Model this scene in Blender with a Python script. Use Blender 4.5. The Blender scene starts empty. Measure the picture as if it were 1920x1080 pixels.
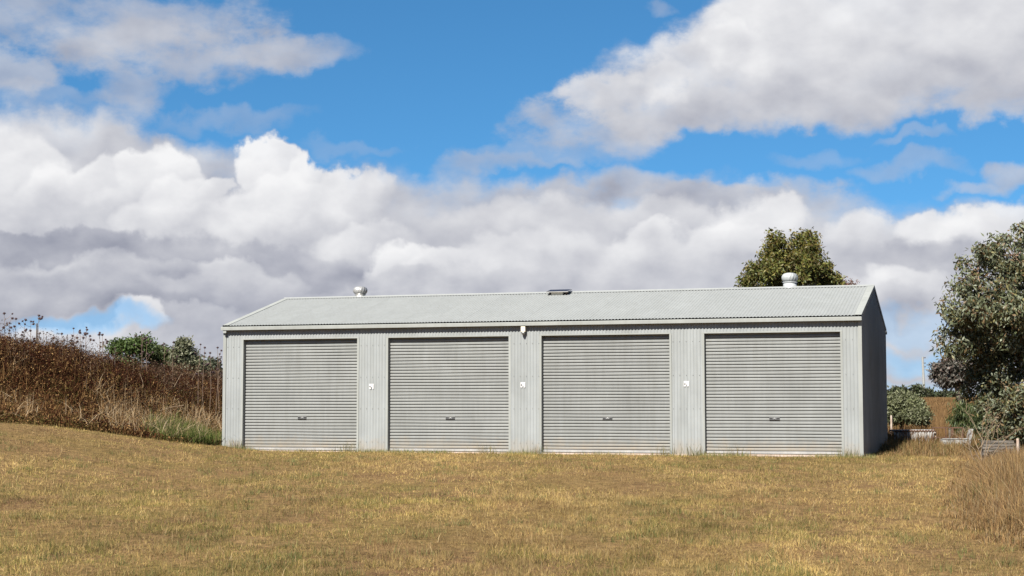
import bpy, bmesh, math, random
import numpy as np
from mathutils import Vector, Matrix

# ------------------------------------------------------------------ camera
F_PX, PITCH, CAM_Z = 3053.0, 0.0738, 1.026
S = bpy.context.scene
C = S.collection
cam_d = bpy.data.cameras.new('camera')
cam = bpy.data.objects.new('camera', cam_d)
C.objects.link(cam)
cam.location = (0, 0, CAM_Z)
cam.rotation_euler = (math.pi / 2 + PITCH, 0, 0)
cam_d.sensor_width = 36.0
cam_d.lens = F_PX / 1920 * 36.0
cam_d.clip_start = 0.1
cam_d.clip_end = 3000
S.camera = cam
S.view_settings.view_transform = 'Standard'
S.view_settings.look = 'None'
S.view_settings.gamma = 1.0
EXPOSURE = 1.3
S.view_settings.exposure = EXPOSURE
S.view_settings.use_curve_mapping = False
S.render.engine = 'CYCLES'
S.cycles.max_bounces = 6
S.cycles.transparent_max_bounces = 4

def at(x, y, d):
    """world point at forward distance d seen at photo position x, y"""
    v = (540 - y) / F_PX
    c, s = math.cos(PITCH), math.sin(PITCH)
    yy, zz = c - s * v, s + c * v
    k = d / yy
    return Vector(((x - 960) / F_PX * k, d, CAM_Z + zz * k))

# ------------------------------------------------------------------ sky
SUN_AZ, SUN_EL = math.radians(-153.5), math.radians(46.0)   # azimuth from +Y towards +X
W = bpy.data.worlds.new('World')
S.world = W
W.use_nodes = True
W.cycles.sampling_method = 'NONE'
nt = W.node_tree
nt.nodes.clear()
NN, LL = nt.nodes.new, nt.links.new

def setin(node, i, v):
    if isinstance(v, bpy.types.NodeSocket):
        LL(v, node.inputs[i])
    elif v is not None:
        node.inputs[i].default_value = v

def nmath(op, a, b=None, c=None, clamp=False):
    n = NN('ShaderNodeMath'); n.operation = op; n.use_clamp = clamp
    setin(n, 0, a); setin(n, 1, b); setin(n, 2, c)
    return n.outputs[0]

def vmath(op, a, b=None, c=None):
    n = NN('ShaderNodeVectorMath'); n.operation = op
    setin(n, 0, a); setin(n, 1, b); setin(n, 2, c)
    return n.outputs['Value'] if op in ('DOT_PRODUCT', 'LENGTH') else n.outputs[0]

def smooth(v, lo, hi, to0=0.0, to1=1.0):
    n = NN('ShaderNodeMapRange'); n.interpolation_type = 'SMOOTHSTEP'
    setin(n, 0, v); n.inputs[1].default_value = lo; n.inputs[2].default_value = hi
    n.inputs[3].default_value = to0; n.inputs[4].default_value = to1
    return n.outputs[0]

def fmix(t, a, b):
    n = NN('ShaderNodeMix'); n.data_type = 'FLOAT'
    setin(n, 0, t); setin(n, 2, a); setin(n, 3, b)
    return n.outputs[0]

def cmix(t, a, b):
    n = NN('ShaderNodeMix'); n.data_type = 'RGBA'
    setin(n, 0, t); setin(n, 6, a); setin(n, 7, b)
    return n.outputs[2]

def noise(vec, scale, detail, rough, lac=2.0):
    n = NN('ShaderNodeTexNoise'); n.noise_dimensions = '3D'
    setin(n, 0, vec)
    n.inputs['Scale'].default_value = scale; n.inputs['Detail'].default_value = detail
    n.inputs['Roughness'].default_value = rough; n.inputs['Lacunarity'].default_value = lac
    return n.outputs[0], n.outputs[1]

tc = NN('ShaderNodeTexCoord').outputs['Generated']
sep = NN('ShaderNodeSeparateXYZ'); LL(tc, sep.inputs[0])
az = nmath('MULTIPLY', nmath('ARCTAN2', sep.outputs[0], sep.outputs[1]), 57.29578)
el = nmath('MULTIPLY', nmath('ARCSINE', sep.outputs[2]), 57.29578)
comb = NN('ShaderNodeCombineXYZ'); LL(az, comb.inputs[0]); LL(el, comb.inputs[1])
# billowing: bend the cloud coordinates with two scales of noise
n_lo, c_lo = noise(tc, 16.0, 3.0, 0.5)
n_hi, c_hi = noise(tc, 58.0, 5.0, 0.52)
w1 = vmath('MULTIPLY', vmath('SUBTRACT', c_lo, (.5, .5, .5)), (3.6, 2.6, 0))
w2 = vmath('MULTIPLY', vmath('SUBTRACT', c_hi, (.5, .5, .5)), (1.35, 1.2, 0))
P = vmath('ADD', vmath('ADD', comb.outputs[0], w1), w2)
P = vmath('ADD', P, (0, 0, 1.0))

def azel(x, y):
    p = at(x, y, 1.0) - Vector((0, 0, CAM_Z))
    return math.degrees(math.atan2(p.x, p.y)), math.degrees(math.atan2(p.z, math.hypot(p.x, p.y)))

PPD = 53.3
LX, LY = -0.42, 0.9
# x, y, half width, half height (photo pixels), brightness at top, at base, opacity, edge softness; far ones first
PUFFS = [
 # high thin sheets, left
 (150, 40, 290, 58, .60, .54, .66, .95, 1.5), (0, 140, 70, 40, .66, .58, .7, .9, 1.5), (330, 100, 230, 50, .60, .52, .72, .95, 1.4),
 (540, 112, 110, 30, .60, .52, .62, .95, 1.0), (240, 165, 60, 56, .58, .52, .6, .95, 1.3), (420, 238, 130, 20, .60, .56, .28, .9, 1.2),
 (60, 190, 180, 18, .62, .58, .3, .9, 1.2), (660, 275, 70, 14, .6, .6, .2, .9, 1.0), (1250, 12, 34, 16, .66, .6, .3, .9, 1.0),
 # low bank that closes the sky towards the horizon
 (330, 560, 900, 250, .62, .54, .97, .35, .2), (1250, 610, 760, 246, .66, .58, .97, .35, .2), (1900, 620, 420, 215, .68, .56, .97, .3, .2),
 (-500, 560, 700, 330, .60, .5, .97, .3, 0), (2500, 590, 600, 260, .6, .5, .97, .3, 0),
 (40, 290, 280, 76, .76, .62, .95, .6, .4), (260, 300, 170, 46, .66, .56, .85, .6, .5),
 (900, 392, 240, 50, .64, .56, .65, .95, .9), (850, 335, 60, 36, .60, .54, .3, .9, 1.2), (940, 305, 110, 14, .58, .54, .35, .95, 1.2),
 (1190, 348, 115, 34, .54, .46, .8, .9, .9), (1350, 374, 140, 30, .58, .48, .85, .6, .9), (1480, 362, 110, 34, .66, .58, .55, .8, 1.2),
 (1060, 372, 110, 20, .54, .46, .7, .7, 1.0), (1560, 408, 120, 60, .66, .60, .4, .8, 1.2),
 (1000, 420, 170, 42, .80, .64, .85, .7, .6), (1250, 425, 190, 36, .76, .64, .8, .7, .6), (1420, 432, 88, 66, .96, .68, .9, .5, .5),
 (1460, 400, 40, 40, .94, .74, .8, .5, .6), (1370, 455, 60, 34, .96, .70, .85, .5, .5),
 (1340, 482, 170, 40, .88, .64, .9, .6, .5), (1090, 492, 210, 42, .84, .64, .85, .6, .5), (930, 505, 80, 50, .86, .66, .8, .6, .5), (1230, 470, 70, 30, .94, .70, .85, .5, .5),
 (1250, 526, 260, 30, .68, .58, .8, .8, .5), (1040, 545, 200, 22, .64, .56, .8, .8, .5), 
 (1650, 438, 120, 40, .86, .66, .9, .5, .4), (1770, 432, 60, 38, .98, .72, .9, .4, .4), (1830, 446, 80, 42, .96, .68, .9, .4, .4), (1910, 424, 70, 46, .92, .66, .9, .4, .4),
 (1730, 472, 82, 28, .54, .46, .85, .7, .6), (1640, 500, 130, 34, .66, .56, .8, .7, .5), (1700, 552, 110, 40, .92, .68, .9, .5, .5), 
 (1640, 580, 110, 24, .68, .54, .8, .7, .5), (1700, 640, 180, 28, .66, .54, .85, .7, .5), (1690, 700, 160, 20, .62, .54, .8, .8, .5),
 # cumulus heads, left
 (-40, 345, 150, 100, .95, .54, .98, .28, .1), (40, 345, 90, 78, .96, .60, .98, .26, .1), (110, 372, 80, 62, .94, .58, .97, .28, .1), (205, 366, 92, 70, .95, .58, .98, .25, .1), 
 (290, 336, 74, 68, 1.0, .64, .98, .20, .1), (250, 372, 56, 46, .92, .60, .95, .3, .1), (335, 388, 84, 66, .98, .56, .98, .25, .1), (388, 352, 30, 34, .96, .72, .95, .28, .1), 
 (100, 430, 150, 56, .78, .48, .94, .4, .3), (210, 440, 110, 50, .74, .48, .92, .4, .3), (330, 436, 110, 58, .92, .52, .96, .35, .2),
 (524, 328, 78, 66, 1.03, .66, .98, .18, .1), (478, 352, 54, 52, 1.0, .66, .97, .22, .1), (590, 344, 66, 56, 1.0, .66, .98, .20, .1), (655, 358, 64, 54, .98, .62, .97, .24, .1), (560, 396, 120, 74, 1.0, .60, .98, .25, .1),
 (705, 356, 40, 44, .84, .58, .85, .45, .4), (470, 430, 104, 58, .96, .54, .97, .35, .2), (640, 424, 110, 44, .76, .52, .92, .5, .4), 
 # their flat grey bases and the layers below
 (60, 456, 230, 22, .46, .34, .94, .6, .4), (300, 482, 330, 36, .50, .38, .92, .7, .4), (590, 490, 190, 38, .52, .42, .9, .7, .4),
 (180, 512, 330, 24, .70, .52, .8, .7, .5), (420, 524, 360, 26, .50, .42, .8, .8, .5), (690, 440, 80, 38, .92, .60, .9, .5, .4), 
 (640, 482, 60, 22, .60, .50, .8, .7, .5), (250, 562, 330, 28, .50, .38, .88, .7, .5), (440, 508, 72, 32, .80, .56, .88, .4, .3), (500, 526, 70, 26, .70, .54, .8, .5, .4),
 (350, 540, 110, 20, .66, .52, .8, .6, .4), (770, 494, 54, 42, .98, .68, .95, .4, .3), (826, 500, 54, 40, .98, .68, .95, .4, .3), (800, 528, 90, 26, .74, .58, .85, .5, .4),
 (560, 568, 190, 24, .54, .46, .85, .7, .5), (100, 580, 260, 22, .46, .36, .9, .6, .4), (330, 602, 210, 20, .64, .54, .85, .7, .5),
 (240, 618, 48, 34, .92, .66, .95, .3, .2), (120, 640, 90, 24, .95, .7, .9, .5, .3), (330, 640, 130, 22, .56, .48, .85, .7, .4),
 # broad cloud, upper right
 (1120, 236, 150, 46, .62, .54, .7, .9, 1.5), (1040, 290, 150, 22, .58, .54, .32, .9, 1.3), (1250, 192, 180, 50, .78, .58, .85, .85, 1.2), (1140, 184, 80, 44, .86, .62, .8, .6, 1.1),
 (1330, 132, 180, 60, .88, .60, .92, .7, .9), (1480, 72, 210, 70, .92, .64, .94, .65, .8), (1690, 20, 320, 84, .94, .66, .96, .6, .6),
 (1650, 116, 320, 76, .78, .57, .92, .8, .8), (1480, 178, 220, 46, .70, .58, .82, .9, 1.2), (1830, 140, 250, 66, .70, .53, .88, .9, .9), (1900, 60, 200, 84, .82, .60, .94, .7, .6),
 (1250, 155, 60, 30, .94, .74, .8, .6, .8), (1400, 92, 70, 34, .98, .78, .8, .6, .8), (1390, 214, 150, 28, .64, .56, .6, .95, 1.3), (1660, 196, 200, 30, .62, .54, .7, .95, 1.2), (1850, 200, 110, 24, .60, .52, .7, .95, 1.2),
 (1712, 255, 56, 10, .62, .60, .32, .98, .8), (1725, 308, 88, 18, .62, .58, .36, .98, 1.0), (1545, 285, 70, 16, .62, .60, .22, .98, 1.0), (1905, 322, 38, 28, .54, .48, .7, .9, .8),
 (1835, 356, 60, 14, .68, .62, .5, .9, 1.0),
]
n_w, _ = noise(vmath('MULTIPLY', tc, (1, 1, 1.7)), 24.0, 6.0, 0.62)
wisp = nmath('SUBTRACT', n_w, 0.5)
bright, cov = 0.6, 0.0
for (x, y, rx, ry, bt, bb, op, sf, er) in PUFFS:
    a0, e0 = azel(x, y)
    ix, iy = PPD / rx, PPD / ry
    q = vmath('MULTIPLY_ADD', P, (ix, iy, 0), (-a0 * ix, -e0 * iy, 1.0))
    d2 = vmath('DOT_PRODUCT', q, q)
    if er: d2 = nmath('MULTIPLY_ADD', wisp, er*3.0, d2)
    al = smooth(d2, 2.0 + sf, 2.0 - sf, 0.0, op)
    h = (bt - bb) / 2
    sh = vmath('DOT_PRODUCT', q, (LX * h, LY * h, (bt + bb) / 2))
    bright = fmix(al, bright, sh)
    cov = fmix(al, cov, 1.0)
# windows of blue low down
for (x, y, rx, ry, op, sf) in [(150, 610, 115, 18, .62, .95), (1720, 668, 110, 24, .42, .98), (1705, 612, 130, 20, .28, .98), (1660, 720, 160, 14, .25, .98)]:
    a0, e0 = azel(x, y)
    ix, iy = PPD / rx, PPD / ry
    q = vmath('MULTIPLY_ADD', P, (ix, iy, 0), (-a0 * ix, -e0 * iy, 1.0))
    al = smooth(vmath('DOT_PRODUCT', q, q), 2.0 + sf, 2.0 - sf, 0.0, op)
    cov = fmix(al, cov, 0.0)
# the same broken cloud all round, outside the view
n_g, _ = noise(vmath('MULTIPLY', tc, (1, 1, 2.2)), 3.2, 6.0, 0.55)
away = nmath('MAXIMUM', smooth(nmath('ABSOLUTE', az), 20.0, 32.0), smooth(el, 16.0, 24.0))
gen = nmath('MULTIPLY', smooth(n_g, 0.50, 0.60), away)
low = nmath('MULTIPLY', smooth(el, 9.0, 5.0), smooth(nmath('ABSOLUTE', az), 20.0, 32.0))
gen = nmath('MAXIMUM', gen, low)
bright = fmix(gen, bright, smooth(n_hi, 0.2, 0.8, 0.45, 0.85))
cov = fmix(gen, cov, 0.96)
# billows catch the sun on the side turned to it: slope of a noise height towards the light
n_b, _ = noise(vmath('MULTIPLY', tc, (1, 1, 1.5)), 30.0, 5.0, 0.47)
n_b2, _ = noise(vmath('MULTIPLY_ADD', tc, (1, 1, 1.5), (-.006, 0, .016)), 30.0, 5.0, 0.47)
bright = nmath('ADD', bright, nmath('MULTIPLY', nmath('SUBTRACT', n_b, n_b2), 0.42))
bright = nmath('ADD', bright, nmath('MULTIPLY', wisp, 0.12))
ramp = NN('ShaderNodeValToRGB')
LL(bright, ramp.inputs[0])
cr = ramp.color_ramp
cr.elements[0].position = 0.25; cr.elements[0].color = (.235, .255, .335, 1)
cr.elements[1].position = 1.0; cr.elements[1].color = (.92, .92, .93, 1)
e = cr.elements.new(0.5); e.color = (.47, .482, .545, 1)
e = cr.elements.new(0.75); e.color = (.70, .705, .74, 1)
sky = NN('ShaderNodeTexSky')
sky.sky_type = 'NISHITA'; sky.sun_disc = False
sky.sun_elevation = SUN_EL; sky.sun_rotation = SUN_AZ
sky.altitude = 2200; sky.air_density = 1.0; sky.dust_density = 0.0; sky.ozone_density = 2.0
SKY_STRENGTH = 0.05
sat = NN('ShaderNodeHueSaturation'); sat.inputs['Saturation'].default_value = 1.08; sat.inputs['Value'].default_value = 1.0
LL(vmath('NORMALIZE', vmath('ADD', tc, (0, 0, .09))), sky.inputs['Vector'])
LL(vmath('MULTIPLY', sky.outputs[0], (.69, 1.055, 1.16)), sat.inputs['Color'])
cloud = vmath('SCALE', ramp.outputs[0]); cloud.node.inputs['Scale'].default_value = 1.0 / SKY_STRENGTH / 2**EXPOSURE
mixc = cmix(cov, sat.outputs[0], cloud)
bg = NN('ShaderNodeBackground'); LL(mixc, bg.inputs[0]); bg.inputs[1].default_value = SKY_STRENGTH
wo = NN('ShaderNodeOutputWorld'); LL(bg.outputs[0], wo.inputs[0])

# ------------------------------------------------------------------ sun
sd = bpy.data.lights.new('sun', 'SUN')
sd.energy = 5.0; sd.angle = math.radians(0.53); sd.color = (1.0, 0.955, 0.88)
sun = bpy.data.objects.new('sun', sd); C.objects.link(sun)
sdir = Vector((math.sin(SUN_AZ) * math.cos(SUN_EL), math.cos(SUN_AZ) * math.cos(SUN_EL), math.sin(SUN_EL)))
sun.rotation_euler = sdir.to_track_quat('Z', 'Y').to_euler()
sun.location = sdir * 60

# ------------------------------------------------------------------ helpers
rng = np.random.default_rng(7)
random.seed(7)

def tag(o, label=None, cat=None, group=None, kind=None):
    if label: o['label'] = label
    if cat: o['category'] = cat
    if group: o['group'] = group
    if kind: o['kind'] = kind
    return o

def empty(name, loc=(0, 0, 0), rz=0.0):
    o = bpy.data.objects.new(name, None); C.objects.link(o)
    o.location = loc; o.rotation_euler = (0, 0, rz); o.empty_display_size = 0.1
    return o

def link(name, me, parent=None):
    o = bpy.data.objects.new(name, me); C.objects.link(o)
    if parent is not None: o.parent = parent
    return o

def mesh_np(name, V, faces, mat, tint=None, smooth_shade=False):
    """faces: list of (n,k) index arrays; tint: per-vertex rgb"""
    me = bpy.data.meshes.new(name)
    V = np.asarray(V, dtype=np.float32)
    faces = [np.asarray(f, dtype=np.int32) for f in faces if len(f)]
    loops = np.concatenate([f.ravel() for f in faces])
    totals = np.concatenate([np.full(len(f), f.shape[1], np.int32) for f in faces])
    starts = np.concatenate([[0], np.cumsum(totals)[:-1]]).astype(np.int32)
    me.vertices.add(len(V)); me.vertices.foreach_set('co', V.ravel())
    me.loops.add(len(loops)); me.loops.foreach_set('vertex_index', loops)
    me.polygons.add(len(totals)); me.polygons.foreach_set('loop_start', starts); me.polygons.foreach_set('loop_total', totals)
    if smooth_shade: me.polygons.foreach_set('use_smooth', np.ones(len(totals), bool))
    if tint is not None:
        a = me.attributes.new('tint', 'FLOAT_COLOR', 'POINT')
        col = np.ones((len(V), 4), np.float32); col[:, :3] = tint
        a.data.foreach_set('color', col.ravel())
    me.update(calc_edges=True); me.validate()
    if mat is not None: me.materials.append(mat)
    return me

class MB:
    """collects simple solids into one mesh"""
    def __init__(self): self.bm = bmesh.new()
    def box(self, x0, x1, y0, y1, z0, z1, M=None):
        vs = [self.bm.verts.new(Vector(p) if M is None else M @ Vector(p)) for p in
              [(x0,y0,z0),(x1,y0,z0),(x1,y1,z0),(x0,y1,z0),(x0,y0,z1),(x1,y0,z1),(x1,y1,z1),(x0,y1,z1)]]
        for f in [(0,3,2,1),(4,5,6,7),(0,1,5,4),(1,2,6,5),(2,3,7,6),(3,0,4,7)]: self.bm.faces.new([vs[i] for i in f])
        return self
    def prism(self, pts, x0, x1, axis='x'):
        """extrude polygon pts (a,b) along axis"""
        def mk(a, b, t): return (t, a, b) if axis == 'x' else ((a, t, b) if axis == 'y' else (a, b, t))
        A = [self.bm.verts.new(mk(a, b, x0)) for a, b in pts]; B = [self.bm.verts.new(mk(a, b, x1)) for a, b in pts]
        n = len(pts)
        for i in range(n): self.bm.faces.new([A[i], A[(i+1) % n], B[(i+1) % n], B[i]])
        self.bm.faces.new(A[::-1]); self.bm.faces.new(B)
        return self
    def lathe(self, prof, n=20, c=(0, 0, 0), cap=True):
        rings = []
        for r, z in prof:
            rings.append([self.bm.verts.new((c[0] + r*math.cos(2*math.pi*i/n), c[1] + r*math.sin(2*math.pi*i/n), c[2] + z)) for i in range(n)])
        for a, b in zip(rings, rings[1:]):
            for i in range(n): self.bm.faces.new([a[i], a[(i+1) % n], b[(i+1) % n], b[i]])
        if cap: self.bm.faces.new(rings[0][::-1]); self.bm.faces.new(rings[-1])
        return self
    def tube(self, pts, rad, n=6):
        pts = [Vector(p) for p in pts]; prev = None
        for i, p in enumerate(pts):
            t = (pts[min(i+1, len(pts)-1)] - pts[max(i-1, 0)]).normalized()
            u = t.cross(Vector((0.3, 0.9, 0.1))).normalized(); v = t.cross(u)
            r = rad[i] if hasattr(rad, '__len__') else rad
            ring = [self.bm.verts.new(p + r*(u*math.cos(2*math.pi*k/n) + v*math.sin(2*math.pi*k/n))) for k in range(n)]
            if prev:
                for k in range(n): self.bm.faces.new([prev[k], prev[(k+1) % n], ring[(k+1) % n], ring[k]])
            else: self.bm.faces.new(ring[::-1])
            prev = ring
        self.bm.faces.new(prev)
        return self
    def build(self, name, mat, parent=None, sm=False, bevel=0):
        if bevel:
            bmesh.ops.bevel(self.bm, geom=list(self.bm.edges), offset=bevel, segments=2, affect='EDGES', profile=0.6)
        bmesh.ops.recalc_face_normals(self.bm, faces=self.bm.faces)
        me = bpy.data.meshes.new(name); self.bm.to_mesh(me); self.bm.free()
        if sm: me.polygons.foreach_set('use_smooth', np.ones(len(me.polygons), bool))
        me.materials.append(mat)
        return link(name, me, parent)

_lat = {}
def vnoise(x, y, seed=0):
    if seed not in _lat: _lat[seed] = np.random.default_rng(1000 + seed).random((256, 256))
    g = _lat[seed]
    x = np.asarray(x, float); y = np.asarray(y, float)
    xi, yi = np.floor(x).astype(int), np.floor(y).astype(int)
    fx, fy = x - xi, y - yi
    fx = fx*fx*(3-2*fx); fy = fy*fy*(3-2*fy)
    a = g[xi % 256, yi % 256]; b = g[(xi+1) % 256, yi % 256]; c = g[xi % 256, (yi+1) % 256]; d = g[(xi+1) % 256, (yi+1) % 256]
    return (a*(1-fx)+b*fx)*(1-fy) + (c*(1-fx)+d*fx)*fy

def fbm(x, y, seed=0, octs=4):
    s, a, t = 0, 1.0, 0
    for k in range(octs):
        s = s + a*vnoise(np.asarray(x)*2**k + 17*k, np.asarray(y)*2**k + 31*k, seed + k); t += a; a *= .55
    return s / t

def sstep(v, a, b):
    t = np.clip((np.asarray(v, float) - a) / (b - a), 0, 1)
    return t*t*(3-2*t)

# ------------------------------------------------------------------ materials
ALB = 0.79        # all albedos are set against the exposure above
def new_mat(name):
    m = bpy.data.materials.new(name); m.use_nodes = True
    t = m.node_tree; b = t.nodes['Principled BSDF']
    return m, t, b

def mnoise(t, scale, detail=4, rough=.55, coord='Object', stretch=None):
    tcn = t.nodes.new('ShaderNodeTexCoord'); n = t.nodes.new('ShaderNodeTexNoise')
    n.inputs['Scale'].default_value = scale; n.inputs['Detail'].default_value = detail; n.inputs['Roughness'].default_value = rough
    src = tcn.outputs[coord]
    if stretch:
        mp = t.nodes.new('ShaderNodeMapping'); mp.inputs['Scale'].default_value = stretch
        t.links.new(src, mp.inputs[0]); src = mp.outputs[0]
    t.links.new(src, n.inputs[0])
    return n

def mramp(t, fac, stops):
    r = t.nodes.new('ShaderNodeValToRGB'); cr = r.color_ramp
    cr.elements[0].position, cr.elements[0].color = stops[0][0], (*stops[0][1], 1)
    cr.elements[1].position, cr.elements[1].color = stops[-1][0], (*stops[-1][1], 1)
    for p, c in stops[1:-1]:
        e = cr.elements.new(p); e.color = (*c, 1)
    t.links.new(fac, r.inputs[0])
    return r.outputs[0]

def simple(name, stops, scale=6, rough=.6, metal=0, bump=0, stretch=None, spec=.5, detail=4):
    m, t, b = new_mat(name)
    n = mnoise(t, scale, detail, .6, stretch=stretch)
    t.links.new(mramp(t, n.outputs[0], [(p_, tuple(v_*ALB for v_ in c_)) for p_, c_ in stops]), b.inputs['Base Color'])
    b.inputs['Roughness'].default_value = rough; b.inputs['Metallic'].default_value = metal
    b.inputs['Specular IOR Level'].default_value = spec
    if bump:
        bp = t.nodes.new('ShaderNodeBump'); bp.inputs['Strength'].default_value = bump; bp.inputs['Distance'].default_value = .02
        t.links.new(n.outputs[0], bp.inputs['Height']); t.links.new(bp.outputs[0], b.inputs['Normal'])
    return m

def steel(name, base, rough=.45, metal=.25, dirt=.12, low_stain=True, vary=(.945, 1.035)):
    """painted steel sheet: dusty film, faint run marks and splashed soil near the ground"""
    m, t, b = new_mat(name)
    L = t.links.new
    base = tuple(v_*ALB for v_ in base)
    oi = t.nodes.new('ShaderNodeObjectInfo'); tco = t.nodes.new('ShaderNodeTexCoord')
    offs = t.nodes.new('ShaderNodeVectorMath'); offs.operation = 'MULTIPLY_ADD'        # each sheet gets its own stains
    L(oi.outputs['Random'], offs.inputs[0]); offs.inputs[1].default_value = (37, 11, 23); L(tco.outputs['Object'], offs.inputs[2])
    n1 = mnoise(t, 1.3, 5, .6); L(offs.outputs[0], n1.inputs[0])
    n2 = mnoise(t, 9.0, 4, .6); mp = t.nodes.new('ShaderNodeMapping'); mp.inputs['Scale'].default_value = (1, 1, .08); L(offs.outputs[0], mp.inputs[0]); L(mp.outputs[0], n2.inputs[0])
    c1 = mramp(t, n1.outputs[0], [(.3, tuple(v*(1-dirt) for v in base)), (.7, tuple(v*(1+dirt*.4) for v in base))])
    c2 = mramp(t, n2.outputs[0], [(.35, (.93, .925, .91)), (.65, (1.02, 1.02, 1.02))])
    mx = t.nodes.new('ShaderNodeMix'); mx.data_type = 'RGBA'; mx.blend_type = 'MULTIPLY'; mx.inputs[0].default_value = 1
    L(c1, mx.inputs[6]); L(c2, mx.inputs[7]); out = mx.outputs[2]
    mr0 = t.nodes.new('ShaderNodeMapRange'); L(oi.outputs['Random'], mr0.inputs[0])
    mr0.inputs[3].default_value = vary[0]; mr0.inputs[4].default_value = vary[1]
    sc_ = t.nodes.new('ShaderNodeVectorMath'); sc_.operation = 'SCALE'; L(out, sc_.inputs[0]); L(mr0.outputs[0], sc_.inputs['Scale']); out = sc_.outputs[0]
    if low_stain:
        g = t.nodes.new('ShaderNodeNewGeometry'); sp = t.nodes.new('ShaderNodeSeparateXYZ'); L(g.outputs['Position'], sp.inputs[0])
        n3 = mnoise(t, 5.0, 4, .65)
        ad = t.nodes.new('ShaderNodeMath'); ad.operation = 'MULTIPLY_ADD'; L(n3.outputs[0], ad.inputs[0]); ad.inputs[1].default_value = -.7
        L(sp.outputs[2], ad.inputs[2])
        mr = t.nodes.new('ShaderNodeMapRange'); L(ad.outputs[0], mr.inputs[0])
        mr.inputs[1].default_value = .0; mr.inputs[2].default_value = -.42; mr.inputs[3].default_value = 0; mr.inputs[4].default_value = .55
        m2 = t.nodes.new('ShaderNodeMix'); m2.data_type = 'RGBA'; L(mr.outputs[0], m2.inputs[0]); L(out, m2.inputs[6]); m2.inputs[7].default_value = (.25, .195, .13, 1)
        out = m2.outputs[2]
    L(out, b.inputs['Base Color'])
    b.inputs['Roughness'].default_value = rough; b.inputs['Metallic'].default_value = metal; b.inputs['Specular IOR Level'].default_value = .22
    return m

M_WALL = steel('wall_steel', (.300, .315, .313), .95, .0)
M_ROOF = steel('roof_steel', (.268, .278, .272), .75, .05, .07, False, (.985, 1.012))
M_DOOR = steel('door_steel', (.240, .246, .236), .6, .05)
M_TRIM = steel('trim_steel', (.305, .315, .297), .75, .05, .1, False)
M_RAIL = simple('rail_metal', [(.3, (.30, .295, .28)), (.7, (.44, .43, .41))], 3, .4, .2)
M_DARK = simple('black_plastic', [(.3, (.012, .012, .012)), (.7, (.02, .02, .02))], 20, .5)
M_GREY = simple('lock_metal', [(.3, (.22, .22, .21)), (.7, (.3, .3, .29))], 20, .4, .6)
M_WHITE = simple('white_plate', [(.3, (.58, .57, .56)), (.7, (.66, .65, .64))], 12, .5)
M_CREAM = simple('cream_plastic', [(.3, (.66, .60, .46)), (.7, (.74, .68, .55))], 8, .5)
M_CONC = simple('concrete', [(.3, (.40, .31, .25)), (.7, (.52, .42, .35))], 7, .9, 0, .2)
M_ALU = simple('bright_aluminium', [(.3, (.40, .39, .37)), (.7, (.55, .54, .52))], 9, .42, .55)
M_WALU = simple('weathered_white_metal', [(.3, (.33, .345, .345)), (.7, (.42, .435, .435))], 9, .5, .1)
M_SOLAR = simple('solar_glass', [(.3, (.02, .022, .035)), (.7, (.03, .032, .05))], 30, .45, 0, 0, None, .12)
M_BARK = simple('bark', [(.3, (.16, .09, .055)), (.55, (.30, .19, .12)), (.75, (.42, .31, .23))], 7, .9, 0, .6, (3, 3, .6))
M_BARK2 = simple('dark_bark', [(.3, (.06, .045, .035)), (.7, (.16, .12, .09))], 7, .9, 0, .6, (3, 3, .6))
M_TWIG = simple('pale_twig', [(.3, (.16, .11, .065)), (.7, (.30, .22, .14))], 9, .9)
M_PAINTPOST = simple('painted_post', [(.35, (.30, .19, .13)), (.55, (.46, .37, .30)), (.7, (.52, .46, .40))], 14, .8, 0, .3, (1, 1, .35))
M_OLDWOOD = simple('grey_wood', [(.3, (.06, .05, .04)), (.7, (.19, .165, .135))], 10, .9, 0, .4, (.3, 3, 3))
M_DKWOOD = simple('dark_wood', [(.3, (.045, .03, .022)), (.7, (.10, .07, .05))], 10, .9, 0, .4)
M_RUST = simple('rusty_steel', [(.3, (.06, .032, .02)), (.7, (.15, .075, .045))], 14, .85, .1, .2)
M_TANK = simple('whitewashed_iron', [(.36, (.08, .055, .045)), (.47, (.27, .262, .25)), (.7, (.46, .47, .46))], 7, .75, .1, .2, None, .3, 7)
M_POLE = simple('pole_timber', [(.3, (.24, .245, .235)), (.7, (.34, .345, .33))], 5, .9)

def tint_mat(name, rough=.6, transl=.25, spec=.3, vary=.12):
    m, t, b = new_mat(name)
    L = t.links.new
    a = t.nodes.new('ShaderNodeAttribute'); a.attribute_name = 'tint'
    b.inputs['Roughness'].default_value = rough; b.inputs['Specular IOR Level'].default_value = spec
    sc_ = t.nodes.new('ShaderNodeVectorMath'); sc_.operation = 'SCALE'; L(a.outputs['Color'], sc_.inputs[0]); sc_.inputs['Scale'].default_value = ALB
    L(sc_.outputs[0], b.inputs['Base Color'])
    if transl:
        tr = t.nodes.new('ShaderNodeBsdfTranslucent'); L(sc_.outputs[0], tr.inputs[0])
        mx = t.nodes.new('ShaderNodeMixShader'); mx.inputs[0].default_value = transl
        L(b.outputs[0], mx.inputs[1]); L(tr.outputs[0], mx.inputs[2]); L(mx.outputs[0], t.nodes['Material Output'].inputs[0])
    return m
M_LEAF = tint_mat('leaf', .55, .2, .3)
M_GRASS = tint_mat('grass_blade', .7, .2, .2)
M_WEED = tint_mat('dry_weed', .85, .15, .1)

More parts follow.
